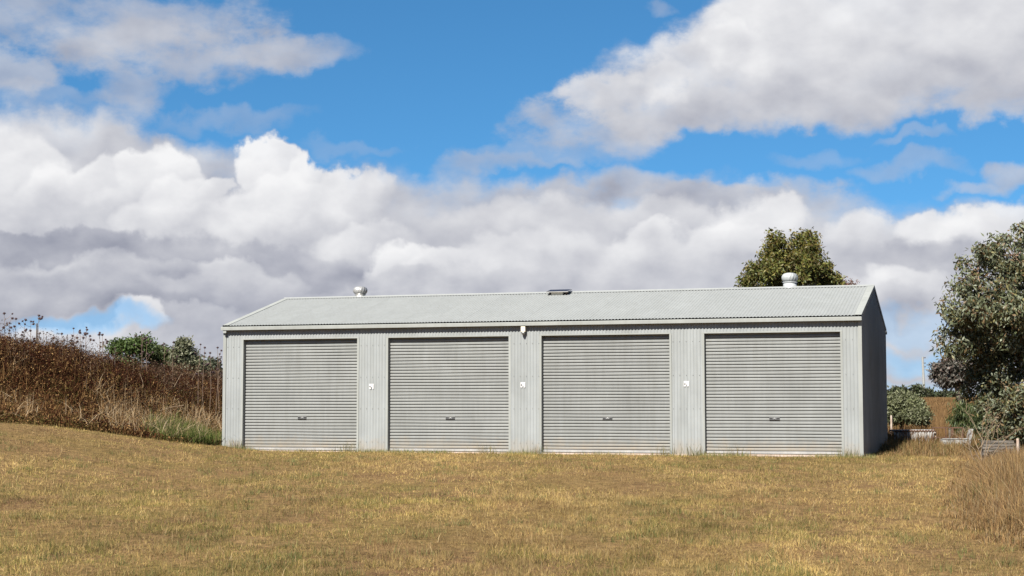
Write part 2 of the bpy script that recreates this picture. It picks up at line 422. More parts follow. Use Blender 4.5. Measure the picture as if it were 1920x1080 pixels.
# ground sheet: straw, bare soil and green mixed by noise
M_GROUND, t, b = new_mat('dry_turf')
na = mnoise(t, .35, 6, .6); nb = mnoise(t, 6.0, 6, .7); nc = mnoise(t, 40.0, 3, .7)
ca = mramp(t, na.outputs[0], [(.32, (.105, .062, .033)), (.48, (.14, .092, .043)), (.62, (.125, .088, .035)), (.75, (.08, .066, .024))])
cb = mramp(t, nb.outputs[0], [(.3, (.40, .37, .33)), (.7, (1.45, 1.40, 1.3))])
cc = mramp(t, nc.outputs[0], [(.32, (.40, .38, .35)), (.68, (1.6, 1.6, 1.55))])
m1 = t.nodes.new('ShaderNodeMix'); m1.data_type = 'RGBA'; m1.blend_type = 'MULTIPLY'; m1.inputs[0].default_value = 1
t.links.new(ca, m1.inputs[6]); t.links.new(cb, m1.inputs[7])
m2 = t.nodes.new('ShaderNodeMix'); m2.data_type = 'RGBA'; m2.blend_type = 'MULTIPLY'; m2.inputs[0].default_value = 1
t.links.new(m1.outputs[2], m2.inputs[6]); t.links.new(cc, m2.inputs[7])
t.links.new(m2.outputs[2], b.inputs['Base Color']); b.inputs['Roughness'].default_value = .95; b.inputs['Specular IOR Level'].default_value = .1
bp = t.nodes.new('ShaderNodeBump'); bp.inputs['Strength'].default_value = .8; bp.inputs['Distance'].default_value = .05
t.links.new(nb.outputs[0], bp.inputs['Height']); t.links.new(bp.outputs[0], b.inputs['Normal'])

# ------------------------------------------------------------------ terrain
ANG, X0, Y0, SL, SD = 0.3013, 7.7204, 36.0144, 15.605, 7.013
UX, UY = -math.cos(ANG), math.sin(ANG)          # along the front, towards the left end
CLX, CLY = X0 + UX*SL, Y0 + UY*SL               # front left corner
_ky = [-60, 14, 20, 28, 34, 37, 41, 46, 50, 70, 120, 250, 420, 900]
_kz = [-.6, -.57, -.42, -.2, -.07, -.045, -.02, .10, .28, .62, 1.35, 2.75, 3.0, 4.0]
BA, BT, BN = (-11.0, 35.0), (.625, .781), (-.781, .625)

def bank_t(x, y):
    t_ = (x-BA[0])*BN[0] + (y-BA[1])*BN[1]
    w_ = (x-CLX)*UX + (y-CLY)*UY - .15
    # soft minimum keeps the bank clear of the shed's end wall
    k = .8
    h = np.clip(.5 + .5*(w_-t_)/k, 0, 1)
    return w_*(1-h) + t_*h - k*h*(1-h)

def bank_s(x, y): return (x-BA[0])*BT[0] + (y-BA[1])*BT[1]

def gz(x, y):
    x = np.asarray(x, float); y = np.asarray(y, float)
    z = np.interp(y, _ky, _kz)
    z = z + .80*sstep(x, -5.8, -11.5)*sstep(y, 19, 35)
    t_, s_ = bank_t(x, y), bank_s(x, y)
    crest = np.interp(s_, [-6, 0, 2.8, 6, 9.6, 12, 30], [2.05, 1.85, 1.52, 1.02, .60, .55, .5])
    z = z + crest*sstep(t_, 0, 4.2)*sstep(t_, 60, 14)
    z = z + .035*(fbm(x*.55, y*.55, 3) - .5)*sstep(y, 37, 33) + .05*(fbm(x*.2, y*.2, 9) - .5)*sstep(y, 36, 30)
    return z

def axis_pts(lo, hi, flo, fhi, step):
    a = list(np.arange(flo, fhi + 1e-6, step)); g = step; v = flo
    left = []
    while v > lo: g *= 1.22; v -= g; left.append(v)
    g = step; v = fhi; right = []
    while v < hi: g *= 1.22; v += g; right.append(v)
    return np.array(left[::-1] + a + right)
gx = axis_pts(-900, 900, -22, 22, .35); gy = axis_pts(-80, 1500, 8, 62, .35)
GX, GY = np.meshgrid(gx, gy)
GV = np.stack([GX, GY, gz(GX, GY)], -1).reshape(-1, 3)
nx, ny = len(gx), len(gy)
idx = np.arange(nx*ny).reshape(ny, nx)
q = np.stack([idx[:-1, :-1], idx[:-1, 1:], idx[1:, 1:], idx[1:, :-1]], -1).reshape(-1, 4)
tag(link('ground', mesh_np('ground', GV, [q], M_GROUND, None, True)), 'dry mown turf rising to a weedy bank and far paddock', None, None, 'structure')

# ------------------------------------------------------------------ shed
shed = empty('shed', (X0 + UX*SL/2, Y0 + UY*SL/2, 0), -ANG)
tag(shed, 'long grey corrugated steel shed with four roller doors and gable roof', 'shed')
MSHED = Matrix.Translation(shed.location) @ Matrix.Rotation(-ANG, 4, 'Z')
def sw(x, y, z): return MSHED @ Vector((x, y, z))
HX = SL/2
Z_WALL, Z_EAVE, Z_RIDGE, Y_EAVE = 2.99, 3.075, 3.985, -.055
DOOR_W, DOOR_P, DOOR_H = 3.05, 3.8563, 2.727
doors = [HX - .4505 - DOOR_P*i - DOOR_W/2 for i in range(4)][::-1]      # centres, left to right
PITCH_C, DEP = .0762, .0085

def corr_x(x0, x1, seg=8):
    n = max(2, int(round((x1-x0)/PITCH_C*seg)))
    return np.linspace(x0, x1, n+1)
def wall_sheet(name, x0, x1, z0, z1, y=0.0, side=-1, ztop=None, parent=shed, mat=None, tilt=0.0):
    xs = corr_x(x0, x1)
    off = side*DEP*(1+np.cos(2*np.pi*xs/PITCH_C))
    zt = np.full_like(xs, z1) if ztop is None else ztop(xs)
    rows = [np.full_like(xs, z0), zt]
    if ztop is None:
        rows = [np.full_like(xs, z0 + (z1-z0)*k/6) for k in range(7)]
    wob = .0012
    V = np.concatenate([np.stack([xs, y + off + tilt*(xs-x0) + wob*np.sin(r*3.1+xs*2.3), r], -1) for r in rows])
    n = len(xs); Q = []
    for k in range(len(rows)-1):
        i = np.arange(n-1) + k*n
        Q.append(np.stack([i, i+1, i+1+n, i+n], -1))
    return link(name, mesh_np(name, V, [np.concatenate(Q)], mat or M_WALL, None, True), parent)

JW = .05
edges = [-HX] + sum([[d - DOOR_W/2, d + DOOR_W/2] for d in doors], []) + [HX]
for k in range(5):
    a, b_ = edges[2*k], edges[2*k+1]
    a2 = a + (.055 if k == 0 else JW); b2 = b_ - (.055 if k == 4 else JW)
    if b2 - a2 > .5:
        mid = round(((a2+b2)/2)/PITCH_C)*PITCH_C + .02
        wall_sheet('wall_sheet', a2, mid+.03, -.055, Z_WALL, 0)
        wall_sheet('wall_sheet', mid, b2, -.055, Z_WALL, -.0022)
    else:
        wall_sheet('wall_sheet', a2, b2, -.055, Z_WALL, 0)
for d in doors:
    a, b_ = d - DOOR_W/2 - JW, d + DOOR_W/2 + JW
    w = (b_-a)/4
    for j in range(4):
        wall_sheet('lintel_sheet', a + j*w, a + (j+1)*w + (.02 if j < 3 else 0), DOOR_H + .025, Z_WALL, -.0011*(j % 2))
    for s in (-1, 1):      # folded jamb flashing: face strip and return into the opening
        m = MB()
        xo = d + s*DOOR_W/2
        m.box(min(xo, xo+s*JW), max(xo, xo+s*JW), -.0195, -.017, -.05, DOOR_H + .02)
        m.box(min(xo, xo+s*.0025), max(xo, xo+s*.0025), -.0170, .13, -.05, DOOR_H + .02)
        m.build('jamb_flashing', M_TRIM, shed)
    m = MB()
    m.box(d-DOOR_W/2-JW, d+DOOR_W/2+JW, -.021, -.0185, DOOR_H, DOOR_H + .03)
    m.box(d-DOOR_W/2, d+DOOR_W/2, -.0185, .13, DOOR_H + .004, DOOR_H + .0065)
    m.build('head_flashing', M_TRIM, shed)

# screw rows on the front cladding
m = MB()
for zz_ in (.22, 1.02, 1.78, 2.55):
    for k in range(5):
        x = math.ceil((edges[2*k]+.07)/PITCH_C)*PITCH_C
        while x < edges[2*k+1]-.06:
            m.box(x-.006, x+.006, -.0265, -.016, zz_-.006, zz_+.006); x += PITCH_C*2
tag(m.build('wall_screws', M_GREY, shed), None, None, None, 'stuff')

# corner flashings
for s in (-1, 1):
    m = MB()
    x1 = s*HX
    m.box(min(x1, x1-s*.06), max(x1, x1-s*.06), -.021, -.0185, -.06, Z_WALL)
    m.box(min(x1+s*.018, x1+s*.0205), max(x1+s*.018, x1+s*.0205), -.021, .06, -.06, Z_WALL)
    m.box(min(x1, x1+s*.018), max(x1, x1+s*.018), -.021, -.0185, -.06, Z_WALL)
    m.build('corner_flashing', M_TRIM, shed)

# roller doors
def door_mesh(ph):
    prof = []                     # (z, y) rib profile over one 74 mm pitch, repeated
    n = 37; p = (DOOR_H - .06 + .10)/n
    for i in range(n):
        z0 = .06 + i*p
        for f, y in [(0, .0), (.27, .0), (.31, .020), (.45, .0195), (.58, .0165), (.74, .0195), (.95, .020)]:
            prof.append((z0 + f*p, -y))
    prof.append((.06 + n*p, 0))
    prof = np.array(prof)
    xs = np.linspace(-DOOR_W/2+.002, DOOR_W/2-.002, 15)
    V = np.concatenate([np.stack([np.full(len(prof), x), prof[:, 1] + .0030*np.sin(prof[:, 0]*2.3 + x*1.7 + ph) + .002*np.sin(x*4+prof[:, 0]*5 + 2*ph), prof[:, 0] + .0022*np.sin(x*2.1+prof[:, 0]*7 + 3*ph)], -1) for x in xs])
    m = len(prof); Q = []
    for k in range(len(xs)-1):
        i = np.arange(m-1) + k*m
        Q.append(np.stack([i, i+m, i+m+1, i+1], -1))
    return mesh_np('roller_door', V, [np.concatenate(Q)], M_DOOR)
DY = .115
for k, d in enumerate(doors):
    o = link('roller_door', door_mesh(k*1.9), shed); o.location = (d, DY, 0)
    m = MB(); m.prism([(-.022, .012), (-.022, .062), (.004, .07), (.004, .012)], -DOOR_W/2+.004, DOOR_W/2-.004); m.build('bottom_rail', M_RAIL, o)
    hx, hz = .035, .80
    m = MB(); m.box(hx-.118, hx+.118, -.0225, -.004, hz-.022, hz+.026); m.build('handle_plate', M_GREY, o)
    for s in (-1, 1):
        m = MB(); m.box(hx+s*.078-.036, hx+s*.078+.036, -.025, -.0227, hz-.012, hz+.012); m.build('hand_slot', M_DARK, o)
    m = MB(); m.box(hx-.115, hx+.115, -.034, -.006, hz-.034, hz-.0225); m.build('lift_lip', M_DARK, o)
    m = MB(); m.lathe([(.014, 0), (.014, .006), (.010, .008)], 12); lk = m.build('lock_barrel', M_RAIL, o)
    lk.location = (hx, -.0227, hz + .002); lk.rotation_euler = (math.pi/2, 0, 0)

# roof
SLOPE = math.atan2(Z_RIDGE - Z_EAVE, SD/2 - Y_EAVE)
def roof_z(y): return Z_EAVE + (np.minimum(y, SD - y) - Y_EAVE)*math.tan(SLOPE)
def roof_sheet_mesh(front, w=.762):
    xs = corr_x(0, w+.012)
    off = DEP*(1+np.cos(2*np.pi*(xs)/PITCH_C))
    ys = np.array([Y_EAVE, .9, 1.8, 2.7, SD/2])
    V = []
    for i, y in enumerate(ys):
        yy = y if front else SD - y
        V.append(np.stack([xs, np.full_like(xs, yy), float(roof_z(y)) + off + .0015*math.sin(i*2.1)], -1))
    n = len(xs); Q = []
    for k in range(len(ys)-1):
        i = np.arange(n-1) + k*n
        Q.append(np.stack([i, i+1, i+1+n, i+n], -1))
    return mesh_np('roof_sheet', np.concatenate(V), [np.concatenate(Q)], M_ROOF, None, True)
NSH = 20; SHW = (SL-.02)/NSH
SHW = round(SHW/PITCH_C)*PITCH_C
RM = roof_sheet_mesh(True, SHW); RMB = roof_sheet_mesh(False, SHW)
xstart = -HX + (SL - SHW*NSH)/2
if SHW*NSH > SL: pass
NSH = 20; RSC = (SL/NSH)/SHW; xstart = -HX
for i in range(NSH):
    for me in (RM, RMB):
        o = link('roof_sheet', me, shed); o.location = (xstart + i*SHW*RSC, 0, .0011*(i % 2)); o.scale = (RSC, 1, 1)
# screw rows on the front slope
m = MB()
for yy in (.12, 1.02, 1.95, 2.9):
    for x in np.arange(-HX + .2, HX, PITCH_C*3):
        x = xstart + round((x-xstart)/(PITCH_C*RSC))*PITCH_C*RSC
        z = float(roof_z(yy)) + 2*DEP
        m.box(x-.007, x+.007, yy-.007, yy+.007, z-.003, z+.008)
tag(m.build('roof_screws', M_TRIM, shed), None, None, None, 'stuff')
# ridge capping: roll top with two flat wings resting on the crests
RC = 2*DEP + .006
wing = .15
yc = SD/2
m = MB()
zr = Z_RIDGE + RC
pts = [(yc-wing, float(roof_z(yc-wing))+RC), (yc-.03, float(roof_z(yc-.03))+RC), (yc-.012, zr+.012), (yc+.012, zr+.012), (yc+.03, float(roof_z(yc-.03))+RC), (yc+wing, float(roof_z(yc-wing))+RC),
       (yc+wing, float(roof_z(yc-wing))+RC-.002), (yc+.03, float(roof_z(yc-.03))+RC-.003), (yc, zr+.004), (yc-.03, float(roof_z(yc-.03))+RC-.003), (yc-wing, float(roof_z(yc-wing))+RC-.002)]
m.prism(pts, -HX-.02, HX+.02); m.build('ridge_cap', M_ROOF, shed)
m = MB(); yb_ = yc-wing+.006; zb_ = float(roof_z(yb_)); m.box(-HX+.01, HX-.01, yb_, yb_+.02, zb_-.004, zb_+RC-.001); m.build('dark_strip', M_DARK, shed)  # dark strip set in the valleys below the cap's front edge
# barge cappings: strip over the roof edge turned down the gable
for s in (-1, 1):
    for front in (True, False):
        m = MB()
        yA, yB = Y_EAVE, yc
        def P3(x, y, dz): 
            z = float(roof_z(y)) + 2*DEP + .004 + dz
            return (x, y if front else SD - y, z)
        xi, xo = s*(HX-.13), s*(HX+.026)
        A = [m.bm.verts.new(p) for p in (P3(xi, yA, .0), P3(xo, yA, .0), P3(xo, yB, .0), P3(xi, yB, .0))]
        m.bm.faces.new(A)
        B = [m.bm.verts.new(p) for p in (P3(xo, yA, .0), P3(xo, yA, -.10), P3(xo, yB, -.10), P3(xo, yB, .0))]
        m.bm.faces.new(B)
        A2 = [m.bm.verts.new(p) for p in (P3(xi, yA, .0), P3(xi, yA, -.012), P3(xi, yB, -.012), P3(xi, yB, .0))]
        m.bm.faces.new(A2)
        m.build('barge_cap', M_TRIM, shed)
# gutters with end stop and bracket
for front in (True, False):
    gpts = [(-.028, 2.965), (-.135, 2.965), (-.138, 3.040), (-.128, 3.050), (-.124, 3.044), (-.129, 3.036), (-.128, 2.971), (-.030, 2.971), (-.030, 3.02), (-.028, 3.02)]
    if not front: gpts = [(SD - a, z) for a, z in gpts]
    m = MB(); m.prism(gpts, -HX-.03, HX+.03); g = m.build('gutter', M_TRIM, shed)
    for s in (-1, 1):
        m = MB()
        ya, yb = (-.137, -.03) if front else (SD+.03, SD+.137)
        m.box(s*(HX+.031)-.002, s*(HX+.031)+.002, ya, yb, 2.966, 3.042)
        m.build('gutter_end', M_TRIM, g)
m = MB(); m.box(-HX+.02, -HX+.105, -.12, -.022, 2.895, 2.962); m.build('downpipe_outlet', M_TRIM, shed)
# soffit-side apron closing wall top
m = MB(); m.box(-HX+.02, HX-.02, .02, .06, 2.90, 3.06); m.build('eave_purlin', M_TRIM, shed)

# gable end walls, sheet by sheet
def gable(sx):
    n = 9; w = SD/n
    for j in range(n):
        y0, y1 = j*w + (.012 if j == 0 else 0), (j+1)*w + .02
        y1 = min(y1, SD - .012)
        ys = corr_x(y0, y1)
        off = DEP*(1+np.cos(2*np.pi*ys/PITCH_C))
        xs = sx*(HX + off*.9 + .001*(j % 2))
        zt = roof_z(ys) + .004
        r = [np.full_like(ys, -.06), np.full_like(ys, 1.2), np.full_like(ys, 2.4), zt]
        V = np.concatenate([np.stack([xs, ys, k], -1) for k in r]); nn_ = len(ys); Q = []
        for k in range(3):
            i = np.arange(nn_-1) + k*nn_
            Q.append(np.stack([i, i+1, i+1+nn_, i+nn_], -1))
        link('gable_sheet', mesh_np('gable_sheet', V, [np.concatenate(Q)], M_WALL, None, True), shed)
gable(1); gable(-1)
o = wall_sheet('rear_wall', -HX, HX, -.06, Z_WALL, SD, 1)
m = MB(); m.box(-HX+.004, HX-.004, -.012, SD-.004, -.30, -.004); m.build('floor_slab', M_CONC, shed)

# things fixed to the shed -------------------------------------------------
def ventilator(name, loc, rad, neck_h, head_h, mat, label, neck_r):
    r = empty(name, loc, -ANG); tag(r, label, 'roof vent', 'turbine vents on the shed ridge')
    m = MB(); m.lathe([(neck_r*1.35, -.10), (neck_r, .0), (neck_r, neck_h), (neck_r*.9, neck_h)], 24); m.build('neck', mat, r, True)
    m = MB(); m.lathe([(neck_r*1.06, neck_h-.012), (neck_r*1.12, neck_h), (neck_r*1.06, neck_h+.014)], 24); m.build('collar', mat, r)
    N = 15
    for i in range(N):           # curved overlapping vanes
        a0 = 2*math.pi*i/N
        V = []; rows = 9; wv = 2*math.pi/N*1.12
        for k in range(rows):
            f = k/(rows-1); ph = -math.pi*.36 + f*math.pi*.80
            rr = rad*(.30 + .70*math.cos(ph)**.8) if math.cos(ph) > 0 else rad*.3
            z = neck_h + .01 + head_h*(math.sin(ph) - math.sin(-math.pi*.36))/(math.sin(math.pi*.44) - math.sin(-math.pi*.36))
            tw = (f-.5)*.55
            for j in range(3):
                a = a0 + tw + (j/2)*wv
                r2 = rr*(.95, 1.0, .86)[j]
                V.append((r2*math.cos(a), r2*math.sin(a), z))
        Q = [(k*3+j, k*3+j+1, k*3+j+4, k*3+j+3) for k in range(rows-1) for j in range(2)]
        link('vane', mesh_np('vane', V, [np.array(Q)], mat, None, True), r)
    m = MB(); m.lathe([(rad*.52, neck_h+head_h-.004), (rad*.45, neck_h+head_h+.012), (rad*.15, neck_h+head_h+.020)], 24); m.build('top_cap', mat, r, True)
    m = MB(); m.lathe([(neck_r*.75, neck_h-.01), (neck_r*.75, neck_h+head_h)], 12); m.build('core', M_DARK, r)
    return r
def ridge_x(px, yloc):          # local x on the ridge seen at photo column px
    best = min(np.arange(-HX, HX, .01), key=lambda x: abs(960 + F_PX*(sw(x, yloc, 4).x)/(sw(x, yloc, 4).y*math.cos(PITCH) + (4-CAM_Z)*math.sin(PITCH)) - px))
    return float(best)
vx = ridge_x(675.5, yc+.1)
ventilator('roof_ventilator', sw(vx, yc+.10, Z_RIDGE+.00), .195, .075, .205, M_ALU, 'shiny bare metal turbine vent on the left part of the ridge', .135)
vx = ridge_x(1481, yc+.1)
ventilator('roof_ventilator', sw(vx, yc+.10, Z_RIDGE+.02), .205, .115, .225, M_WALU, 'taller whitish turbine vent on the ridge in front of the tree', .165)

# solar fan unit below the ridge
sx_ = ridge_x(1048, yc-.25)
su = empty('solar_roof_fan', sw(sx_, yc-.26, float(roof_z(yc-.26)) + 2*DEP), -ANG)
tag(su, 'cream boxed solar roof fan with dark tilted panel on the ridge', 'solar fan')
m = MB(); m.box(-.17, .13, -.10, .12, -.03, .055); m.build('fan_box', M_CREAM, su)
T = Matrix.Translation((0, .0, .068)) @ Matrix.Rotation(math.radians(11), 4, 'X')
m = MB(); m.box(-.29, .29, -.18, .22, 0, .022, T); pn = m.build('panel_frame', M_RAIL, su)
m = MB(); m.box(-.275, .275, -.165, .205, .0222, .0242, T); m.build('solar_panel', M_SOLAR, pn)
for s in (-1, 1):
    m = MB(); m.box(s*.22-.012, s*.22+.012, -.08, .10, -.02, .075); m.build('bracket', M_RUST, su)

# flood light with motion sensor on the middle pier
def front_x(px, z):
    return float(min(np.arange(-HX, HX, .005), key=lambda x: abs(960 + F_PX*(sw(x, 0, z).x)/(sw(x, 0, z).y*math.cos(PITCH) + (z-CAM_Z)*math.sin(PITCH)) - px)))
lx = front_x(983, 2.85)
lt = empty('sensor_light', sw(lx, -.018, 2.80), -ANG)
tag(lt, 'small cream sensor light under the gutter between the middle doors', 'light')
m = MB(); m.box(-.055, .055, -.10, 0, .02, .15); m.build('housing', M_CREAM, lt, False, .012)
m = MB(); m.lathe([(.012, -.055), (.036, -.040), (.046, -.012), (.046, .022)], 18, (0, -.06, 0)); m.build('sensor_eye', M_GREY, lt, True)
m = MB(); m.box(-.02, .02, -.03, .0, -.02, .02); m.build('bracket', M_CREAM, lt)

# small sign plates on the piers
for px, py, lab in ((697, 725, 'small white sign plate on the pier between first and second doors'), (981, 722, 'small white sign plate on the pier below the sensor light'), (1287, 720, 'small white sign plate on the pier between third and fourth doors')):
    z = 1.026 + (766-py)/F_PX*(sw(front_x(px, 1.6), 0, 1.6).y)
    s_ = empty('sign_plate', sw(front_x(px, 1.6), -.019, z), -ANG)
    tag(s_, lab, 'sign', 'sign plates on the shed piers')
    xs = np.linspace(-.058, .058, 13)
    yy = -.004 - .006*np.cos(xs/.058*math.pi*1.5)
    V = np.concatenate([np.stack([xs, yy, np.full_like(xs, k)], -1) for k in (-.062, -.02, .062)])
    Q = np.concatenate([np.stack([np.arange(12)+k*13, np.arange(12)+k*13+1, np.arange(12)+k*13+14, np.arange(12)+k*13+13], -1) for k in range(2)])
    keep = [i for i, f in enumerate(Q) if not (i < 12 and 5 <= i <= 7)]          # torn lower middle
    link('plate', mesh_np('plate', V, [Q[keep]], M_WHITE), s_)
    m = MB(); m.prism([(-.046, -.014), (-.020, -.014), (-.020, .022), (-.030, .016), (-.046, -.002)], -.0135, -.012, 'y'); m.build('printed_mark', M_DARK, s_)
    if px > 1200:
        m = MB(); m.prism([(.002, .006), (.014, .006), (.010, .016), (.002, .014)], -.0135, -.012, 'y'); m.build('printed_mark', M_DARK, s_)

# ------------------------------------------------------------------ vegetation builders
def leaves(centers, n_per, spread, ln, wd, cols, droop=.5, seed=0, flat=1.0):
    """diamond leaves scattered round clump centres; returns verts, faces, tint"""
    r = np.random.default_rng(seed)
    centers = np.asarray(centers); M = len(centers)*n_per
    c = np.repeat(centers, n_per, 0)
    sp = np.repeat(r.uniform(.7, 1.3, len(centers)), n_per)[:, None]*spread
    p = c + np.clip(r.normal(0, 1, (M, 3)), -1.9, 1.9)*sp*np.array([1, 1, flat])
    d = r.normal(0, 1, (M, 3)); d[:, 2] -= droop*1.6; d /= np.linalg.norm(d, axis=1)[:, None]
    s = np.cross(d, r.normal(0, 1, (M, 3))); s /= np.linalg.norm(s, axis=1)[:, None]
    L = ln*r.uniform(.65, 1.35, M)[:, None]; Wd = wd*r.uniform(.7, 1.3, M)[:, None]
    nrm = np.cross(d, s)
    V = np.stack([p, p + d*L*.45 + s*Wd*.5 + nrm*L*.05, p + d*L, p + d*L*.45 - s*Wd*.5 + nrm*L*.05], 1).reshape(-1, 3)
    F = np.arange(M*4).reshape(M, 4)
    cols = np.array(cols); ci = r.integers(0, len(cols), M)
    cl = np.repeat(r.uniform(.78, 1.2, len(centers)), n_per)[:, None]
    t_ = cols[ci]*cl*r.uniform(.8, 1.2, (M, 1))
    return V, F, np.repeat(t_, 4, 0)

def tree(name, label, cat, base, trunk, lobes, nclump, nper, spread, ln, wd, cols, bark=None, droop=.5, seed=0, trad=.12, flat=.8, shell=.55, group=None, top_cols=None):
    """trunk: list of points from base up; lobes: (centre, (rx, ry, rz))"""
    r = np.random.default_rng(seed)
    root = empty(name, base); tag(root, label, cat, group)
    B = Vector(base)
    vol = np.array([l[1][0]*l[1][1]*l[1][2] for l in lobes])**.75; pick = r.choice(len(lobes), nclump, p=vol/vol.sum())
    cen = []
    for k in pick:
        c_, rad = lobes[k]
        v = r.normal(0, 1, 3); v /= np.linalg.norm(v)
        f = shell + (1-shell)*r.random()
        if r.random() < .18: f *= r.random()
        cen.append(np.array(c_) + v*np.array(rad)*f)
    cen = np.array(cen)
    mb = MB()
    tp = [Vector(p) - B for p in trunk]
    n = len(tp)
    mb.tube(tp, [trad*(1 - .6*i/(n-1)) for i in range(n)], 8)
    tr = mb.build('trunk', bark or M_BARK, root, True)
    mb = MB()
    for k, (c_, rad) in enumerate(lobes):
        c2 = Vector(c_) - B
        st = min(tp[n//3:], key=lambda p: (p-c2).length + max(0, (p.z-c2.z))*2)
        midp = st.lerp(c2, .5) + Vector(r.normal(0, .08, 3))*(c2-st).length
        mb.tube([st, midp, c2], [trad*.42, trad*.3, trad*.16], 5)
        js = np.where(pick == k)[0]
        for j in js[:14]:
            e = Vector(cen[j]) - B
            mb.tube([c2, c2.lerp(e, .5) + Vector(r.normal(0, .06, 3))*(e-c2).length, e], [trad*.14, trad*.09, trad*.03], 3)
    mb.build('limbs', bark or M_BARK, tr, False)
    V, F, T_ = leaves(cen - np.array(B), nper, spread, ln, wd, cols, droop, seed+1, flat)
    if top_cols is not None:
        zc = V[:, 2]; k = sstep(zc, np.percentile(zc, 55), np.percentile(zc, 97))[:, None]
        T_ = T_*(1-k) + T_*k*np.array(top_cols)
    o = link('crown', mesh_np('crown', V, [F], M_LEAF, T_), root); o['kind'] = 'stuff'
    return root

def lobe_px(x, y, d, rx, ry, rd=None):
    k = d/F_PX
    return (tuple(at(x, y, d)), (rx*k, rd if rd else rx*k, ry*k))
def on_ground(px, d):
    x = (px-960)/F_PX*d
    return Vector((x, d, float(gz(x, d))))

# ------------------------------------------------------------------ trees
GUM = [(.120, .135, .072), (.155, .172, .105), (.075, .088, .04), (.145, .132, .052), (.20, .212, .145), (.085, .085, .038), (.14, .092, .042)]
bb = on_ground(1903, 37.5)
tree('gum_tree', 'large silvery green gum tree at the right edge beside the gable end', 'tree', bb,
     [bb - Vector((0, 0, .1)), at(1898, 800, 37.3), at(1880, 735, 37.2), at(1866, 680, 37), at(1862, 610, 37), at(1880, 530, 37)],
     [lobe_px(1832, 510, 36.5, 52, 56), lobe_px(1808, 600, 36.3, 42, 62), lobe_px(1902, 480, 36.6, 56, 54), lobe_px(1868, 590, 36, 74, 66), lobe_px(1790, 640, 36.8, 32, 32),
      lobe_px(1940, 570, 36.6, 76, 90), lobe_px(1848, 690, 37, 44, 34), lobe_px(1895, 770, 36, 42, 42), lobe_px(1936, 690, 36.5, 60, 66),
      lobe_px(2000, 520, 37, 100, 110), lobe_px(2010, 660, 37, 90, 110), lobe_px(1985, 790, 36.5, 66, 50), lobe_px(1900, 640, 38, 90, 70), lobe_px(1930, 800, 36.8, 46, 30), lobe_px(1872, 806, 36, 28, 26), lobe_px(1835, 728, 37.2, 34, 34), lobe_px(1874, 730, 37, 34, 36), lobe_px(1915, 840, 36.5, 30, 20), lobe_px(1846, 768, 36.6, 26, 26), lobe_px(1885, 842, 36, 22, 16),
      lobe_px(2130, 560, 36.5, 120, 130), lobe_px(2120, 720, 36, 110, 90), lobe_px(2060, 420, 37.5, 110, 80), lobe_px(2240, 640, 38, 110, 150), lobe_px(2060, 600, 40, 110, 130), lobe_px(2150, 480, 40.5, 120, 110), lobe_px(2020, 740, 40, 80, 80)],  # out-of-view crown lobes, added to shade the gable end
     1500, 125, .12, .115, .042, GUM, M_BARK, .55, 11, .10, .85, .6)
bb = on_ground(1478, 62)
tree('gum_tree', 'olive green round gum tree rising behind the right half of the roof', 'tree', bb,
     [bb, at(1478, 640, 62), at(1474, 560, 62), at(1472, 500, 62)],
     [lobe_px(1452, 472, 62, 30, 34), lobe_px(1506, 470, 62, 34, 34), lobe_px(1480, 508, 61.5, 62, 36), lobe_px(1424, 508, 62, 24, 22), lobe_px(1408, 532, 62, 24, 22), lobe_px(1532, 498, 62, 26, 22), lobe_px(1548, 528, 62, 28, 24), lobe_px(1478, 590, 62, 88, 60)],
     480, 115, .13, .15, .055, [(.10, .115, .026), (.135, .145, .034), (.06, .078, .02), (.15, .128, .033), (.10, .078, .028)], M_BARK2, .4, 23, .16, .8, .6, None, (1.10, 1.0, .85))
bb = on_ground(1590, 66)
tree('red_leaf_tree', 'reddish brown tree top just showing above the ridge end', 'tree', bb,
     [bb, at(1590, 640, 66), at(1588, 570, 66)], [lobe_px(1578, 550, 66, 22, 22), lobe_px(1596, 546, 66, 16, 18), lobe_px(1585, 600, 66, 34, 34)],
     90, 60, .15, .12, .05, [(.20, .09, .07), (.16, .10, .06), (.22, .13, .10)], M_BARK2, .3, 31, .08)
bb = on_ground(1688, 47)
tree('olive_tree', 'small domed grey green tree behind the white tank by the gable', 'tree', bb,
     [bb, at(1690, 790, 47), at(1695, 775, 47)],
     [lobe_px(1680, 768, 47, 26, 22), lobe_px(1706, 762, 47, 28, 20), lobe_px(1690, 752, 47, 28, 15), lobe_px(1728, 782, 47, 15, 13), lobe_px(1712, 778, 46.6, 24, 16), lobe_px(1670, 782, 47, 14, 12)],
     300, 70, .075, .085, .03, [(.15, .16, .082), (.20, .205, .12), (.10, .115, .052), (.13, .14, .062)], M_BARK2, .1, 41, .05, .8, .75)
bb = on_ground(1815, 44)
tree('weeping_shrub', 'dark green weeping shrub against the lower trunk of the gum', 'shrub', bb,
     [bb, at(1815, 800, 44), at(1812, 775, 44)], [lobe_px(1805, 782, 44, 24, 30), lobe_px(1830, 790, 44, 22, 36), lobe_px(1815, 815, 44, 26, 26), lobe_px(1850, 770, 43, 26, 50)],
     150, 90, .10, .16, .018, [(.05, .075, .02), (.08, .10, .03), (.035, .055, .016), (.10, .10, .04)], M_BARK2, 1.4, 51, .05)
bb = on_ground(1800, 105)
